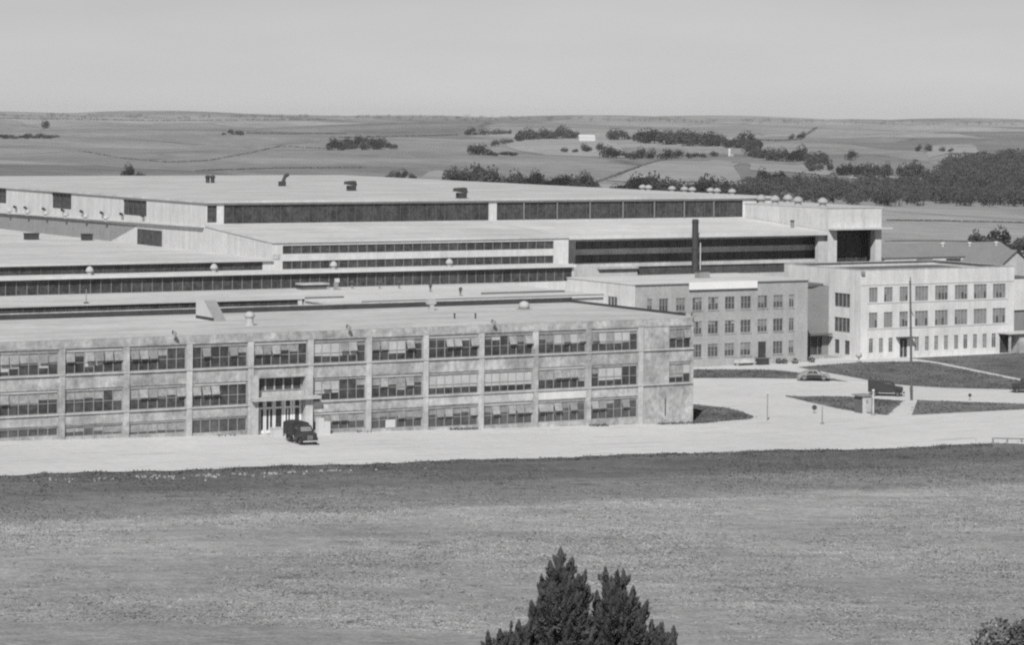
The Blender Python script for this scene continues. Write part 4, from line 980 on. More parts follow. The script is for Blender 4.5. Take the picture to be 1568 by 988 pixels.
# ------------------------------------------------------------------ vehicles (own coordinates: x forward, y left, z up)
def loft(mb, prof, w, inset=.09, taper=None):
    """closed side profile swept across the width with rounded edges; taper narrows the upper part"""
    cx = sum(x for x, z in prof)/len(prof); cz = sum(z for x, z in prof)/len(prof); n = len(prof); base = len(mb.v)
    for y, s in ((-w, .95), (-w+inset, 1.0), (w-inset, 1.0), (w, .95)):
        for x, z in prof:
            k = 1.0
            if taper: k = 1.0 - taper*max(0.0, z-taper_z)
            mb.v.append((cx+(x-cx)*s, y*k, cz+(z-cz)*s))
    for j in range(3):
        for i in range(n):
            i2 = (i+1) % n; mb.f.append((base+j*n+i, base+j*n+i2, base+(j+1)*n+i2, base+(j+1)*n+i)); mb.mi.append(mb.cur)
    mb.f.append(tuple(base+n-1-i for i in range(n))); mb.f.append(tuple(base+3*n+i for i in range(n))); mb.mi += [mb.cur]*2
taper_z = 1.0
def wheel(parent, x, y, r, w=.2):
    mb = MB(); mb.lathe(0, 0, [(r*.62, -w/2), (r*.95, -w/2), (r, -w*.3), (r, w*.3), (r*.95, w/2), (r*.62, w/2)], 18, axis='y'); wh = mb.build('wheel', 'tyre', parent); wh.location = (x, y, r)
    mb = MB(); s = 1 if y > 0 else -1
    mb.lathe(0, 0, [(r*.6, -w*.52), (r*.6, w*.52)], 14, axis='y'); h = mb.build('rim', 'dark_metal', wh); 
    mb = MB(); mb.lathe(0, 0, [(r*.22, -w*.58), (r*.22, w*.58)], 10, axis='y'); mb.build('hub', 'grey_metal', wh)
def fender(mb, xc, zc, R_, y0, y1, a0=-10, a1=190, th=.07, n=12):
    base = len(mb.v)
    for i in range(n+1):
        t = math.radians(a0+(a1-a0)*i/n); c, s = math.cos(t), math.sin(t)
        k = 1.0
        for rr, y in ((R_, y0), (R_, y1), (R_-th, y1), (R_-th, y0)): mb.v.append((xc+rr*c*1.12, y, zc+rr*s))
    for i in range(n):
        o = base+4*i
        for j in range(4):
            j2 = (j+1) % 4; mb.f.append((o+j, o+j2, o+4+j2, o+4+j)); mb.mi.append(mb.cur)
    mb.f.append((base+3, base+2, base+1, base)); e = base+4*n; mb.f.append((e, e+1, e+2, e+3)); mb.mi += [mb.cur]*2
def side_glass(parent, pts, y, m='glass_dark'):
    mb = MB()
    k = 1 if y > 0 else -1
    lo = [(x, y, z) for x, z in pts]; hi = [(x, y+.015*k, z) for x, z in pts]; n = len(pts)
    mb.v += lo+hi; mb.f.append(tuple(range(n-1, -1, -1))); mb.f.append(tuple(n+i for i in range(n))); mb.mi += [0, 0]
    for i in range(n): mb.f.append((i, (i+1) % n, n+(i+1) % n, n+i)); mb.mi.append(0)
    return mb.build('window', m, parent)
def truck(name, label, loc, rz, kind, paint='vehicle_black'):
    t = wthing(name, label, 'truck', loc, rz)
    global taper_z
    W_ = .86
    mb = MB()
    if kind == 'stake':
        prof = [(.2, .55), (1.95, .6), (2.0, 1.15), (1.85, 1.24), (.98, 1.32), (.72, 1.86), (.5, 1.95), (-.35, 1.95), (-.5, 1.85), (-.52, .6)]
    else:
        prof = [(-2.35, .55), (1.95, .6), (2.02, 1.1), (1.88, 1.2), (1.05, 1.30), (.72, 1.80), (.45, 1.96), (-2.2, 2.08), (-2.38, 1.95)]
    taper_z = 1.05; loft(mb, prof, W_ if kind != 'stake' else .8, .12, .14)
    body = mb.build('cab' if kind == 'stake' else 'body', paint, t)
    if kind == 'stake':
        mb = MB(); mb.box(-2.75, -.58, -.95, .95, .82, 2.02); mb.build('cargo_box', 'canvas_black', t)
        mb = MB()
        for x in (-2.7, -2.0, -1.3, -.65):
            for s in (-1, 1): mb.box(x-.05, x+.05, s*.955 if s > 0 else -1.0, 1.0 if s > 0 else -.955, .7, 2.0)
        mb.build('stake', 'dark_metal', t, merge=False)
        mb = MB(); n = 10; pr = [(-.95, 2.0)] + [(-.95*math.cos(math.pi*i/n), 2.02+.18*math.sin(math.pi*i/n)) for i in range(n+1)] + [(.95, 2.0)]
        k = len(pr); mb.v += [(-2.75, y, z) for y, z in pr]+[(-.7, y, z) for y, z in pr]
        for i in range(k): mb.f.append((i, (i+1) % k, k+(i+1) % k, k+i)); mb.mi.append(0)
        mb.f.append(tuple(range(k))); mb.f.append(tuple(2*k-1-i for i in range(k))); mb.mi += [0, 0]; mb.build('canvas_top', 'canvas_black', t)
    for x in (1.35, -1.55):
        for s in (-1, 1):
            wheel(t, x, s*.78, .38); mb = MB(); fender(mb, x, .40, .50, s*.60, s*.95, -5 if x > 0 else 0, 185); mb.build('fender', paint, t)
    for s in (-1, 1):
        mb = MB(); mb.box(-.95 if x > 0 else -.95, .72, min(s*.78, s*.98), max(s*.78, s*.98), .36, .42); mb.build('running_board', 'dark_metal', t)
        mb = MB(); mb.lathe(0, 0, [(.07, 0), (.15, .12), (.15, .2), (.06, .23)], 12, axis='y'); h = mb.build('headlight', 'chrome', t); h.location = (1.72, s*.62, .98); h.rotation_euler = (0, 0, -math.pi/2)
        side_glass(t, [(.62, 1.38), (.45, 1.80), (-.32, 1.80), (-.38, 1.38)], s*.775 if kind != 'stake' else s*.715, 'glass_grey')
    # windscreen, grille and bumper
    mb = MB(); mb.v += [(1.0, -.6, 1.36), (1.0, .6, 1.36), (.76, .55, 1.80), (.76, -.55, 1.80)]; mb.v += [(x+.03, y, z+.02) for x, y, z in mb.v]
    for f in ((0,3,2,1),(4,5,6,7),(0,1,5,4),(1,2,6,5),(2,3,7,6),(3,0,4,7)): mb.f.append(f); mb.mi.append(0)
    mb.build('windscreen', 'mullion' if kind == 'stake' else 'glass_grey', t)
    mb = MB()
    for y in (-.24, -.12, 0, .12, .24): mb.box(2.0, 2.04, y-.035, y+.035, .62, 1.08)
    mb.build('grille', 'grey_metal', t, merge=False)
    mb = MB(); mb.box(2.16, 2.24, -.82, .82, .42, .56); mb.box(2.0, 2.157, -.5, -.42, .44, .52); mb.box(2.0, 2.157, .42, .5, .44, .52); mb.build('bumper', 'chrome' if kind == 'stake' else 'dark_metal', t, merge=False)
    return t
p = ghit(463, 680)
truck('parked_truck', 'black canvas topped truck parked nose to the road in front of the entrance', p, math.atan2(-math.cos(math.radians(27)), math.sin(math.radians(27))), 'stake')
p = ghit(1358, 607)
truck('panel_truck', 'black panel truck driving past the guard booth towards the utility pole', p, math.radians(-9), 'panel')
p = ghit(1246, 584)
t = wthing('sedan_car', 'small dark rounded sedan standing at the head of the forecourt', 'car', p, math.radians(-4))
mb = MB(); taper_z = .95
loft(mb, [(-2.15, .45), (2.05, .45), (2.12, .8), (1.95, .95), (1.0, 1.0), (.55, 1.42), (.2, 1.55), (-.55, 1.55), (-1.2, 1.35), (-1.9, .98), (-2.2, .7)], .84, .12, .3); mb.build('body', 'vehicle_grey', t)
for x in (1.3, -1.3):
    for s in (-1, 1):
        wheel(t, x, s*.72, .35); mb = MB(); fender(mb, x, .36, .47, s*.5, s*.92, -5, 185, .1); mb.build('fender', 'vehicle_black', t)
for s in (-1, 1):
    mb = MB(); mb.box(-.95, .95, min(s*.835, s*.86), max(s*.835, s*.86), .42, .93); mb.build('door', 'vehicle_black', t)
    side_glass(t, [(.62, 1.08), (.28, 1.42), (-.1, 1.44), (-.1, 1.08)], s*.80, 'glass_dark'); side_glass(t, [(-.18, 1.08), (-.18, 1.44), (-.6, 1.42), (-.95, 1.1)], s*.80, 'glass_dark')
    mb = MB(); mb.lathe(0, 0, [(.06, 0), (.13, .1), (.05, .18)], 10, axis='y'); h = mb.build('headlight', 'chrome', t); h.location = (1.75, s*.55, .82); h.rotation_euler = (0, 0, -math.pi/2)
mb = MB(); mb.v += [(.98, -.55, 1.05), (.98, .55, 1.05), (.6, .48, 1.42), (.6, -.48, 1.42)]; mb.v += [(x+.03, y, z+.02) for x, y, z in mb.v]
for f in ((0,3,2,1),(4,5,6,7),(0,1,5,4),(1,2,6,5),(2,3,7,6),(3,0,4,7)): mb.f.append(f); mb.mi.append(0)
mb.build('windscreen', 'glass_dark', t)
mb = MB(); mb.box(-2.3, -2.24, -.75, .75, .4, .52); mb.build('bumper', 'chrome', t); mb = MB(); mb.box(2.24, 2.3, -.75, .75, .4, .52); mb.build('bumper', 'chrome', t)
p = ghit(1573, 602)
truck('panel_truck', 'dark panel truck cut off by the edge of the view beside the lawn', p, math.radians(172), 'panel')

# ------------------------------------------------------------------ trees
def leaf_quads(mb, c, rx, ry, rz, n, size, rg, shell=.55):
    for _ in range(n):
        while True:
            v = Vector((rg.uniform(-1, 1), rg.uniform(-1, 1), rg.uniform(-1, 1)))
            if .05 < v.length <= 1: break
        v = v.normalized()*(shell+(1-shell)*rg.random()**.6)
        p = Vector((c[0]+v.x*rx, c[1]+v.y*ry, c[2]+v.z*rz))
        u = Vector((rg.uniform(-1, 1), rg.uniform(-1, 1), rg.uniform(-1, 1))).normalized(); w = u.orthogonal().normalized()
        s = size*rg.uniform(.6, 1.35); q = u*s; r = w*s*.75
        mb.quad(p-q, p-r*.9, p+q, p+r)
def crown(seed, lobes, n, size, tall=1.0):
    rg = random.Random(seed); mb = MB()
    for i in range(lobes):
        w = rg.uniform(0, 2*math.pi); d = 0 if i == 0 else rg.uniform(.35, .7)
        c = (d*math.cos(w), d*math.sin(w), (.95 if i == 0 else rg.uniform(.32, .9))*tall)
        r = .62 if i == 0 else rg.uniform(.34, .52)
        leaf_quads(mb, c, r, r, r*rg.uniform(.75, 1.0)*tall, n//lobes, size, rg)
    return mb
TP = []
def tree_proto(seed, mname, tall, lobes=8, n=760, size=.085):
    t = wthing('tree', 'proto', 'tree', (0, 0, -500))
    crown(seed, lobes, n, size, tall).build('crown', mname, t, merge=False)
    mb = MB(); mb.tube((0, 0, -.15), (.03, 0, .9*tall), .07, .035, 6); mb.tube((.02, 0, .45*tall), (.35, .1, .85*tall), .035, .015, 5); mb.tube((.02, 0, .4*tall), (-.3, -.15, .8*tall), .035, .015, 5)
    mb.build('trunk', 'bark', t, merge=False); return t
for s, m_, tl in ((1, 'leaf_dark', 1.0), (2, 'leaf_dark', .85), (3, 'leaf_mid', 1.1), (4, 'leaf_mid', .9), (5, 'leaf_pale', .95), (6, 'leaf_dark', 1.25)): TP.append(tree_proto(s, m_, tl))
used = set()
def tree(px, py, wpx, hpx, label, group=None, kinds=(0, 1, 2, 3), name='tree'):
    p = hit(px, py)
    if p is None: return None
    i = rnd.choice(kinds); s = p.y/F
    t = TP[i] if i not in used else copy_tree(TP[i]); used.add(i)
    t.location = p + Vector((0, 0, -.05*hpx*s)); t.rotation_euler = (0, 0, rnd.uniform(0, 6.28))
    r = wpx*s/1.9; t.scale = (r*rnd.uniform(.8, 1.25), r*rnd.uniform(.8, 1.25), hpx*s/1.62*rnd.uniform(.8, 1.2))
    t['label'] = label
    if group: t['group'] = group
    elif 'group' in t: del t['group']
    return t
def row(x0, y0, x1, y1, n, w, h, label, group, kinds=(0, 1, 2, 3), jx=.35, jy=1.0, js=.35):
    for i in range(n):
        k = (i+.5)/n; st_ = (x1-x0)/n
        s = 1+rnd.uniform(-js, js)
        tree(x0+(x1-x0)*k+rnd.uniform(-jx, jx)*st_, y0+(y1-y0)*k+rnd.uniform(-jy, jy), w*s, h*s*rnd.uniform(.9, 1.15), label, group, kinds)
tree(196, 276, 20, 31, 'taller dark tree right behind the hall roof', None, (0,)); tree(214, 276, 22, 23, 'low dark bushy tree beside the taller one behind the hall roof', None, (1,))
tree(69, 196, 16, 13, 'faint grey tree standing alone high on the far slope', None, (2,))
row(0, 212, 88, 211, 11, 15, 8, 'dark tree in the far hedge on the pale slope, left part of the view', 'far hedge trees above the hall', (0, 3))
row(338, 206, 378, 206, 4, 12, 7, 'small dark tree of the short hedge on the middle slope', 'short hedge trees', (0, 3))
row(508, 229, 604, 226, 13, 19, 17, 'dark tree in the elongated clump in the middle of the far slope', 'clump on the middle slope', (0, 1, 2), jy=2)
row(715, 236, 745, 237, 3, 22, 20, 'dark bushy tree where two hedges meet on the slope', 'trees at the hedge corner', (0, 1)); row(748, 238, 790, 238, 5, 14, 8, 'low hedge bush running out from the hedge corner', 'low hedge bushes', (1, 3))
row(715, 207, 800, 204, 8, 16, 9, 'grey tree in the long far hedge left of the white barn', 'long far hedge', (2, 3, 4)); row(800, 214, 884, 211, 13, 20, 16, 'grey tree in the dense far hedge reaching the white barn', 'dense far hedge', (0, 2, 3)); row(756, 224, 800, 216, 4, 16, 11, 'small tree climbing from the hedge corner', 'climbing hedge', (2, 3))
row(930, 213, 1000, 216, 7, 15, 15, 'upright dark tree just beyond the white barn', 'trees beyond the barn', (0, 5, 2))
row(862, 233, 922, 231, 5, 15, 13, 'round tree in the row on the pale field', 'round trees on the pale field', (0, 2, 1)); row(925, 242, 985, 241, 4, 22, 15, 'broad round tree at the end of the pale field', 'broad trees on the pale field', (0, 1))
row(985, 218, 1160, 227, 24, 28, 21, 'dark tree in the thick belt under the skyline', 'thick tree belt', (0, 1, 2), jy=2)
tree(1096, 222, 34, 28, 'big rounded tree rising from the thick belt', None, (0,))
row(962, 243, 1028, 244, 4, 24, 17, 'bushy round tree between the two pale fields', 'bushy trees between fields', (0, 1, 2)); row(1034, 243, 1100, 240, 5, 15, 13, 'round tree in the neat row by the silo', 'neat row by the silo', (0, 1))
row(1145, 240, 1265, 250, 17, 23, 22, 'dark tree in the straggling wood below the skyline slope', 'straggling wood', (0, 1, 2), jy=3)
tree(1303, 245, 19, 18, 'single round tree alone on the broad grey slope', None, (0,)); row(1210, 214, 1232, 212, 3, 13, 10, 'little tree in the clump high on the grey slope', 'little slope clump', (0, 2))
row(1232, 262, 1275, 262, 4, 16, 19, 'loose tree on the edge of the creek wood', 'loose creek edge trees', (2, 3)); row(1283, 268, 1365, 272, 12, 22, 24, 'dark creek tree beyond the bare clearing', 'creek trees beyond the clearing', (0, 1, 2), jy=3); row(1380, 274, 1420, 276, 4, 24, 32, 'tall dark tree between the clearing and the bluff wood', 'tall clearing trees', (0, 1))
row(1400, 236, 1460, 230, 4, 14, 12, 'small pale bush on the bare bluff', 'bluff bushes', (4, 2), jy=4)
row(588, 275, 640, 277, 6, 14, 12, 'low bush behind the far edge of the hall roof', 'low bushes behind the roof', (2, 3)); row(686, 281, 735, 282, 8, 26, 30, 'big bushy tree in the tall clump behind the hall roof', 'tall clump behind the roof', (0, 2), jy=2)
row(738, 285, 912, 293, 26, 27, 25, 'dark tree in the belt behind the hall roof', 'belt behind the roof', (0, 1, 2), jy=2); tree(819, 289, 24, 36, 'tall tree standing above the belt behind the hall roof', None, (0,)); 
row(940, 298, 1145, 305, 32, 30, 28, 'dark tree in the even belt behind the vent domes', 'even belt behind the domes', (0, 1), jy=2)
tree(1166, 286, 26, 30, 'dark tree with a pointed top at the start of the creek wood', None, (0,)); tree(1193, 282, 34, 26, 'flat topped wide tree over the creek wood', None, (1,))
row(1490, 386, 1542, 387, 7, 36, 38, 'dark tree in the clump behind the barracks roof', 'clump behind the barracks', (0, 1), jy=1); row(1552, 388, 1592, 388, 3, 36, 36, 'dark tree at the end of the barracks clump', 'end of the barracks clump', (0, 1))
for i, pr in enumerate(TP):
    if i not in used:
        for ch in list(pr.children): bpy.data.objects.remove(ch)
        bpy.data.objects.remove(pr)

def inpoly(x, y, P):
    c = False; j = len(P)-1
    for i in range(len(P)):
        if (P[i][1] > y) != (P[j][1] > y) and x < (P[j][0]-P[i][0])*(y-P[i][1])/(P[j][1]-P[i][1])+P[i][0]: c = not c
        j = i
    return c
def wood(name, label, poly, n, w, h, mname, seed, quads=70):
    rg = random.Random(seed); mb = MB(); P = poly; xs = [p[0] for p in P]; ys = [p[1] for p in P]; k = 0
    for _ in range(n*20):
        if k >= n: break
        x, y = rg.uniform(min(xs), max(xs)), rg.uniform(min(ys), max(ys))
        if not inpoly(x, y, P): continue
        p = hit(x, y)
        if p is None: continue
        k += 1; s = p.y/F; r = w*s*rg.uniform(.35, .65); hh = h*s*rg.uniform(.7, 1.2)
        for _l in range(3):
            c = (p.x+rg.uniform(-.6, .6)*r, p.y+rg.uniform(-.6, .6)*r, p.z+hh*rg.uniform(.25, .7))
            leaf_quads(mb, c, r*.75, r*.75, hh*.34, quads//3, r*.11, rg, .5)
        mb.tube((p.x, p.y, p.z-.5), (p.x, p.y, p.z+hh*.5), r*.07, r*.04, 4)
    o = mb.build(name, mname, loc=(0, 0, 0), rotz=0.0, merge=False); return tag(o, label, 'wood', kind='stuff')
wood('forest', 'dense dark creek wood behind the head house of the hall', [(1125, 300), (1170, 290), (1280, 288), (1420, 290), (1600, 292), (1600, 318), (1350, 316), (1200, 312), (1130, 306)], 260, 30, 26, 'leaf_dark', 3, 210)
wood('forest', 'dark wooded bluff rising above the creek at the edge of the view', [(1418, 294), (1428, 276), (1455, 260), (1490, 250), (1600, 246), (1600, 302)], 220, 30, 24, 'leaf_dark', 4, 210)
wood('treeline', 'faint broken line of tiny trees along the skyline', [(-20, 176), (400, 178), (900, 181), (1600, 190), (1600, 194), (900, 187), (400, 183), (-20, 181)], 210, 9, 6, 'leaf_mid', 5, 30)

def hedgerow(pts, w, h, label, n=420, m_='hedge_leaf'):
    rg = random.Random(len(label)); mb = MB()
    for i in range(n):
        k = rg.random()*(len(pts)-1); j = int(k); f = k-j
        p = hit(pts[j][0]*(1-f)+pts[j+1][0]*f, pts[j][1]*(1-f)+pts[j+1][1]*f)
        if p is None: continue
        s = p.y/F
        leaf_quads(mb, (p.x+rg.gauss(0, w*s), p.y+rg.gauss(0, w*s), p.z+h*s*.4), 1.3*w*s, 1.3*w*s, h*s*.6, 4, w*s*.8, rg)
    o = mb.build('hedgerow', m_, loc=(0, 0, 0), rotz=0.0, merge=False); return tag(o, label, 'hedge', kind='stuff')
hedgerow([(120, 231), (190, 243), (260, 249), (320, 246), (380, 235), (430, 224), (500, 228)], 1.2, 1.6, 'thin curving hedgerow sagging across the slope above the hall roof')
hedgerow([(378, 204), (450, 205), (530, 205)], 1.1, 1.5, 'thin straight hedgerow leading on from the short hedge of small trees')
hedgerow([(520, 211), (620, 209), (700, 207)], 1.2, 1.8, 'dark hedgerow line running up to the long far hedge')
hedgerow([(915, 279), (950, 266), (990, 252), (1030, 241)], 1.4, 2.2, 'dark diagonal hedgerow between the two pale fields below the round trees', 500)
hedgerow([(1140, 214), (1190, 216), (1225, 214), (1250, 196)], 1.2, 2.2, 'hedgerow climbing the grey slope past the little clump')
hedgerow([(1358, 338), (1450, 339), (1580, 342)], 1.6, 1.8, 'low dark hedgerow across the near meadow beside the head house', 600)
hedgerow([(1358, 370), (1430, 369), (1500, 371)], 1.4, 1.4, 'faint low hedgerow just behind the barracks roof', 400)
hedgerow([(0, 181), (250, 185), (500, 183)], 1.0, 1.4, 'hazy hedgerow just below the skyline above the hall', 500)
hedgerow([(300, 262), (420, 258), (560, 257)], 1.5, 1.6, 'broken hedgerow in the field close behind the far roof edge')
# ------------------------------------------------------------------ near conifers
def conifer(loc, H_, R_, seed, label, plumes=150, fingers=()):
    rg = random.Random(seed)
    t = wthing('conifer', label, 'conifer tree', loc)
    mb = MB(); mb.tube((0, 0, -.5), (0, 0, H_*.5), .22, .13, 8); mb.tube((0, 0, H_*.5), (.05, 0, H_*.93), .13, .03, 8)
    nm = MB()
    def plume(p, d, L, w, dens=60):
        """one upswept branch tip: needle tufts all round an axis, ending in a blunt point"""
        n = int(dens*L)
        for i in range(n):
            k = (i+.5)/n; c = p + d*L*k
            rad = w*(.55+.45*math.sin(math.pi*min(1.0, .1+.9*k)))*(1 if k < .75 else max(.35, (1.15-k)/.4))
            v = Vector((rg.gauss(0, 1), rg.gauss(0, 1), rg.gauss(0, 1))); v = (v - d*v.dot(d)).normalized()
            tip = c + v*rad*rg.uniform(.7, 1.1) + d*w*.9; e = v.cross(d)*w*.34
            nm.quad(c-e-v*.02, c+v*rad*.55-e, tip, c+v*rad*.55+e)
    for i in range(plumes):
        q = rg.random()
        k = 1 - .42*rg.random()**.8 if q < .72 else .62*rg.random()
        up = 1 - k
        reach = R_*up**.80*rg.uniform(.45, 1.0)
        az = rg.uniform(0, 2*math.pi); out = Vector((math.cos(az), math.sin(az), 0))
        el = out*reach + Vector((0, 0, H_*(.03+.875*k) + reach*.10))
        root = Vector((0, 0, max(.3, el.z-reach*.55-.1)))
        mb.tube(root, el, .035, .012, 4)
        d = (out*rg.uniform(.15, .55)*(1.6 if up > .3 else 1) + Vector((rg.uniform(-.15, .15), rg.uniform(-.15, .15), 1))).normalized()
        L = rg.uniform(.45, .75)*(.75 if up < .08 else 1)
        plume(el-d*L*.35, d, L, rg.uniform(.12, .17), 80)
        for f, w_ in ((.75, .17), (.5, .22), (.25, .22)):
            m_ = root.lerp(el, f) - Vector((0, 0, .25)); plume(m_, (d*.6+out*.6+Vector((rg.uniform(-.3, .3), rg.uniform(-.3, .3), 0))).normalized(), L*.8, w_*min(1, .35+up*3), 42)
    plume(Vector((.05, 0, H_*.90)), Vector((.03, 0, 1)).normalized(), H_*.10, .10, 90)
    for k in range(5):
        az = k*1.3; o_ = Vector((math.cos(az), math.sin(az), 0)); plume(Vector((0, 0, H_-.75-.14*k)), (o_*.55+Vector((0, 0, 1))).normalized(), .5, .09, 80)
    for tx, tz in fingers:
        ty = rg.uniform(-.5, .5)*(1 if abs(tx) < 1 else .6); tip = Vector((tx, ty, tz)); d = (Vector((tx*.22, ty*.3, 1))+Vector((rg.uniform(-.1, .1), 0, 0))).normalized()
        L = rg.uniform(.6, .85); b_ = tip - d*L
        plume(b_, d, L, rg.uniform(.13, .165), 150); mb.tube((tx*.35, ty*.3, max(.3, b_.z-.9)), b_, .04, .02, 4)
        for q in range(2):
            sgn = 1 if q else -1; d2 = (d+Vector((sgn*rg.uniform(.35, .6), rg.uniform(-.3, .3), 0))).normalized(); plume(b_+d*L*rg.uniform(.1, .4), d2, L*rg.uniform(.4, .6), .12, 120)
        plume(b_-Vector((tx*.25, 0, .55)), (d+Vector((tx*.3, 0, 0))).normalized(), .75, .2, 80)
    mb.build('trunk', 'bark', t, merge=False); nm.build('crown', 'needle', t, merge=False)
    return t
def at(px, d): # point on the hill below a sight line column
    u, v = ray(px, 900); return Vector((u*d, d, gz(u*d, d)))
def top_h(px, py, d):
    u, v = ray(px, py); return EYE - v*d - gz(u*d, d)
FING = {858: [(858, 846), (842, 860), (876, 860), (829, 887), (845, 878), (884, 880), (896, 876), (814, 920), (870, 893), (902, 905), (826, 925), (846, 905)], 942: [(927, 873), (945, 880), (955, 878), (970, 903), (990, 921), (914, 905), (935, 898), (980, 930)],
        780: [(748, 966), (766, 965), (795, 954), (812, 950)], 1012: [(999, 955), (1013, 963), (1032, 962)], 1542: [(1508, 968), (1524, 952), (1534, 944), (1555, 942)]}
for px, py, d, R_, seed, lab, n in ((858, 847, 84, 3.0, 21, 'tall dark conifer with a pointed leader at the bottom of the view', 420), (942, 874, 85, 3.3, 22, 'broad topped dark conifer beside the tall pointed one', 400),
                             (780, 953, 83, 2.3, 23, 'low dark conifer whose tips peep up beside the tall pointed one', 190), (1012, 955, 85, 2.3, 24, 'low dark conifer whose tips peep up beside the broad topped one', 190)):
    fl = [((fx-px)*d/F, top_h(fx, fy, d) + gz(*at(fx, d).xy) - gz(*at(px, d).xy)) for fx, fy in FING.get(px, ())]
    conifer(at(px, d), top_h(px, py, d), R_, seed, lab, n, fl)

d_ = 80; base = at(1545, d_); H_ = top_h(1545, 946, d_)
t = wthing('bush', 'dark rounded leafy bush top in the bottom corner of the view', 'bush', base)
mb = MB(); r2 = random.Random(77)
for cx_, cz_, r_ in ((0, -1.0, 1.1), (-.6, -1.3, .8), (.7, -.75, .8), (1.4, -.5, 1.0), (.3, -2.2, 1.6), (-.3, -3.4, 1.9), (1.6, -2.4, 1.5)): leaf_quads(mb, (cx_, r2.uniform(-.4, .4), H_+cz_), r_, r_, r_*.85, 700, .075, r2)
mb.build('foliage', 'needle', t, merge=False)
mb = MB(); mb.tube((0, 0, -.5), (.1, 0, H_-1.4), .16, .06, 8); mb.tube((0, 0, H_*.5), (1.2, 0, H_-1.6), .07, .03, 6); mb.tube((0, 0, H_*.45), (-.6, .2, H_-1.8), .07, .03, 6); mb.build('stem', 'bark', t, merge=False)
# ------------------------------------------------------------------ grass, weeds and rubble
rg = random.Random(5)
mb = MB(); n = 0
while n < 70000:
    y = 172 + 130*rg.random(); x = rg.uniform(-.21, .21)*y
    a, b = AB(x, y)
    if b > -27.5 or a > 140: continue
    dens = .8*mnoise.noise((x*.06, y*.05, 3.1))+.5*mnoise.noise((x*.21, y*.17, 5.1))+.5*mnoise.noise((x*.7, y*.6, 1.0))
    if rg.random() > .38+dens*1.2: continue
    n += 1; z = gz(x, y); h = rg.uniform(.03, .085)*(2.2 if rg.random() < .03 else 1); w = rg.uniform(.06, .16); t = rg.uniform(0, math.pi); lx, ly = rg.uniform(-.1, .1), rg.uniform(-.1, .1)
    c, s = math.cos(t)*w, math.sin(t)*w
    mb.quad((x-c, y-s, z-.02), (x+c, y+s, z-.02), (x+lx, y+ly, z+h)); mb.quad((x+s, y-c, z-.02), (x-s, y+c, z-.02), (x-lx, y+ly, z+h*.8))
o = mb.build('grass', 'ground_fields', loc=(0, 0, 0), rotz=0.0, merge=False); tag(o, 'dry mown grass tufts over the near field', 'grass', kind='stuff')
mb = MB()
for _ in range(2600):
    a = rg.uniform(-38, 3) if rg.random() < .7 else rg.uniform(-105, -38); 
    if mnoise.noise((a*.22, 7.7, 0)) < (-.05 if a > -38 else .18): continue
    b = -rg.random()**1.5*.9-.1; z = gbase(a); h = rg.uniform(.1, .4); w = rg.uniform(.05, .14); t = rg.uniform(0, math.pi); c, s = math.cos(t)*w, math.sin(t)*w
    mb.quad((a-c, b-s, z), (a+c, b+s, z), (a+rg.uniform(-.12, .12), b+rg.uniform(-.1, .1), z+h))
o = mb.build('weeds', 'weed', loc=(0, 0, 0), merge=False); tag(o, 'ragged dark weeds along the foot of the long office', 'weeds', kind='stuff')
mb = MB(); n = 0
while n < 26000:
    P = rg.choice(LAWNS); xs = [p[0] for p in P]; ys = [p[1] for p in P]
    a, b = rg.uniform(min(xs), max(xs)), rg.uniform(min(ys), max(ys))
    if a > 112 or rg.random() > .5+1.3*mnoise.noise((a*.25, b*.25, 4.0)) or not inpoly(a, b, P): continue
    n += 1; a += rg.gauss(0, .18); b += rg.gauss(0, .18); h = rg.uniform(.04, .12); w = rg.uniform(.08, .2); t = rg.uniform(0, math.pi); c, s = math.cos(t)*w, math.sin(t)*w
    mb.quad((a-c, b-s, .10), (a+c, b+s, .10), (a+rg.uniform(-.1, .1), b+rg.uniform(-.1, .1), .11+h))
o = mb.build('grass', 'lawn', loc=(0, 0, 0), merge=False); tag(o, 'short uneven grass growing over the lawns and their edges', 'grass', kind='stuff')
mb = MB()
for _ in range(9000):
    a = rg.uniform(-125, 45); b = nearedge(a)-rg.random()*2.6+.5
    if rg.random() > .6+mnoise.noise((a*.3, b*.5, 2.0)): continue
    z = gbase(a); h = rg.uniform(.05, .20); w = rg.uniform(.06, .2); t = rg.uniform(0, math.pi); c, s = math.cos(t)*w, math.sin(t)*w
    mb.quad((a-c, b-s, z), (a+c, b+s, z), (a+rg.uniform(-.12, .12), b+rg.uniform(-.1, .1), z+h))
o = mb.build('weeds', 'weed', loc=(0, 0, 0), merge=False); tag(o, 'rough dark verge grass along the near edge of the road', 'weeds', kind='stuff')
mb = MB()
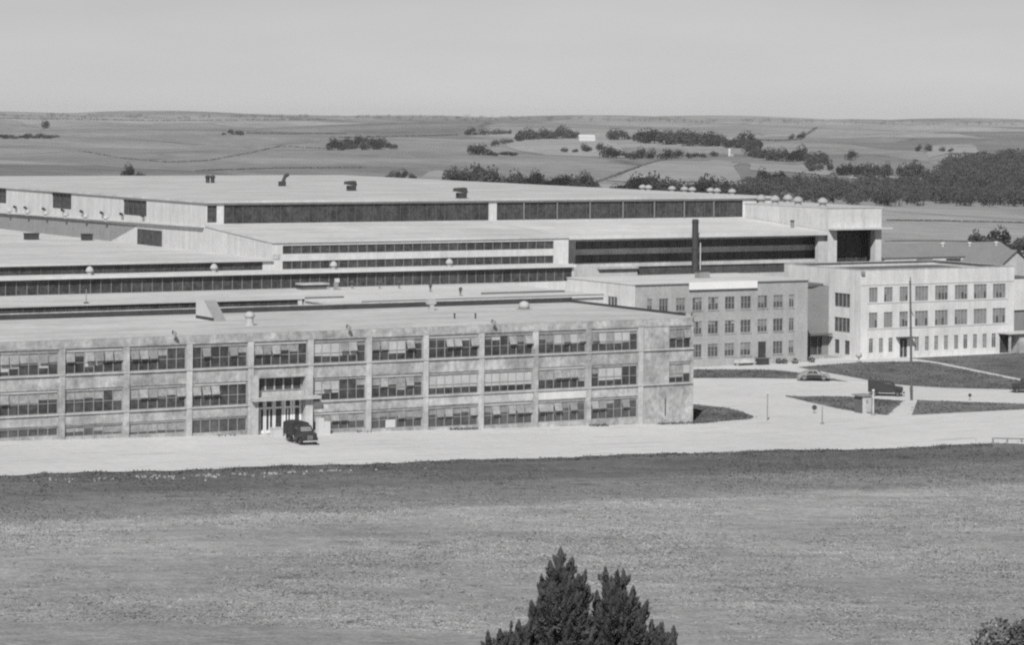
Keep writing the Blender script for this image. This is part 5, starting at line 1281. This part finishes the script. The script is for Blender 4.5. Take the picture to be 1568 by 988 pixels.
for _ in range(300):
    a = rg.gauss(-74, 8); b = -30.2 - .03*(a+74) - abs(rg.gauss(0, 1.3)); r = rg.uniform(.05, .18)
    if mnoise.noise((a*.5, b*.8, 9.0)) < -.05: continue
    z = gbase(a); m_ = len(mb.v)
    pts = [Vector((rg.uniform(.6, 1.1)*r*math.cos(i*1.257), rg.uniform(.6, 1.1)*r*math.sin(i*1.257), 0)) for i in range(5)]
    base = [(a+p.x, b+p.y, z-.05) for p in pts]; topv = [(a+p.x*.6, b+p.y*.6, z+r*rg.uniform(.6, 1.0)) for p in pts]
    mb.v += base+topv
    for i in range(5): mb.f.append((m_+i, m_+(i+1) % 5, m_+5+(i+1) % 5, m_+5+i)); mb.mi.append(0)
    mb.f.append(tuple(m_+5+i for i in range(5))); mb.mi.append(0)
o = mb.build('rubble', 'stone_pale', loc=(0, 0, 0), merge=False); tag(o, 'pale broken stones scattered on the road bank', 'rubble', kind='stuff')
for px, py, lab in ((1192, 558, 'small dark shrub right of the brick office door'), (1201, 558, 'second small dark shrub beside the brick office door'), (1217, 558, 'little flat shrub under the end windows of the brick office'), (1243, 556, 'shrub tucked into the corner of the brick office and the link')):
    p = ghit(px, py); t = wthing('shrub', lab, 'shrub', p, group='shrubs by the brick office')
    m2 = MB(); r2 = random.Random(px); leaf_quads(m2, (0, 0, .4), .5, .5, .45, 90, .12, r2); m2.build('foliage', 'leaf_dark', t, merge=False)
    m2 = MB(); m2.tube((0, 0, -.1), (0, 0, .5), .05, .02, 5); m2.build('stem', 'bark', t)

# ------------------------------------------------------------------ air
mb = MB(); mb.box(-9400, 9400, -9400, 9400, -12, 62)
M['haze'] = bpy.data.materials.new('haze'); M['haze'].use_nodes = True
t_ = M['haze'].node_tree; t_.nodes.remove(t_.nodes['Principled BSDF'])
pv = t_.nodes.new('ShaderNodeVolumePrincipled'); pv.inputs['Color'].default_value = (.99, .99, .99, 1); pv.inputs['Density'].default_value = 0.000035
t_.links.new(pv.outputs[0], t_.nodes['Material Output'].inputs['Volume'])
hz = mb.build('haze', 'haze', loc=(0, 0, 0), rotz=0.0); tag(hz, 'thin pale summer haze over the whole plain', 'haze', kind='stuff')
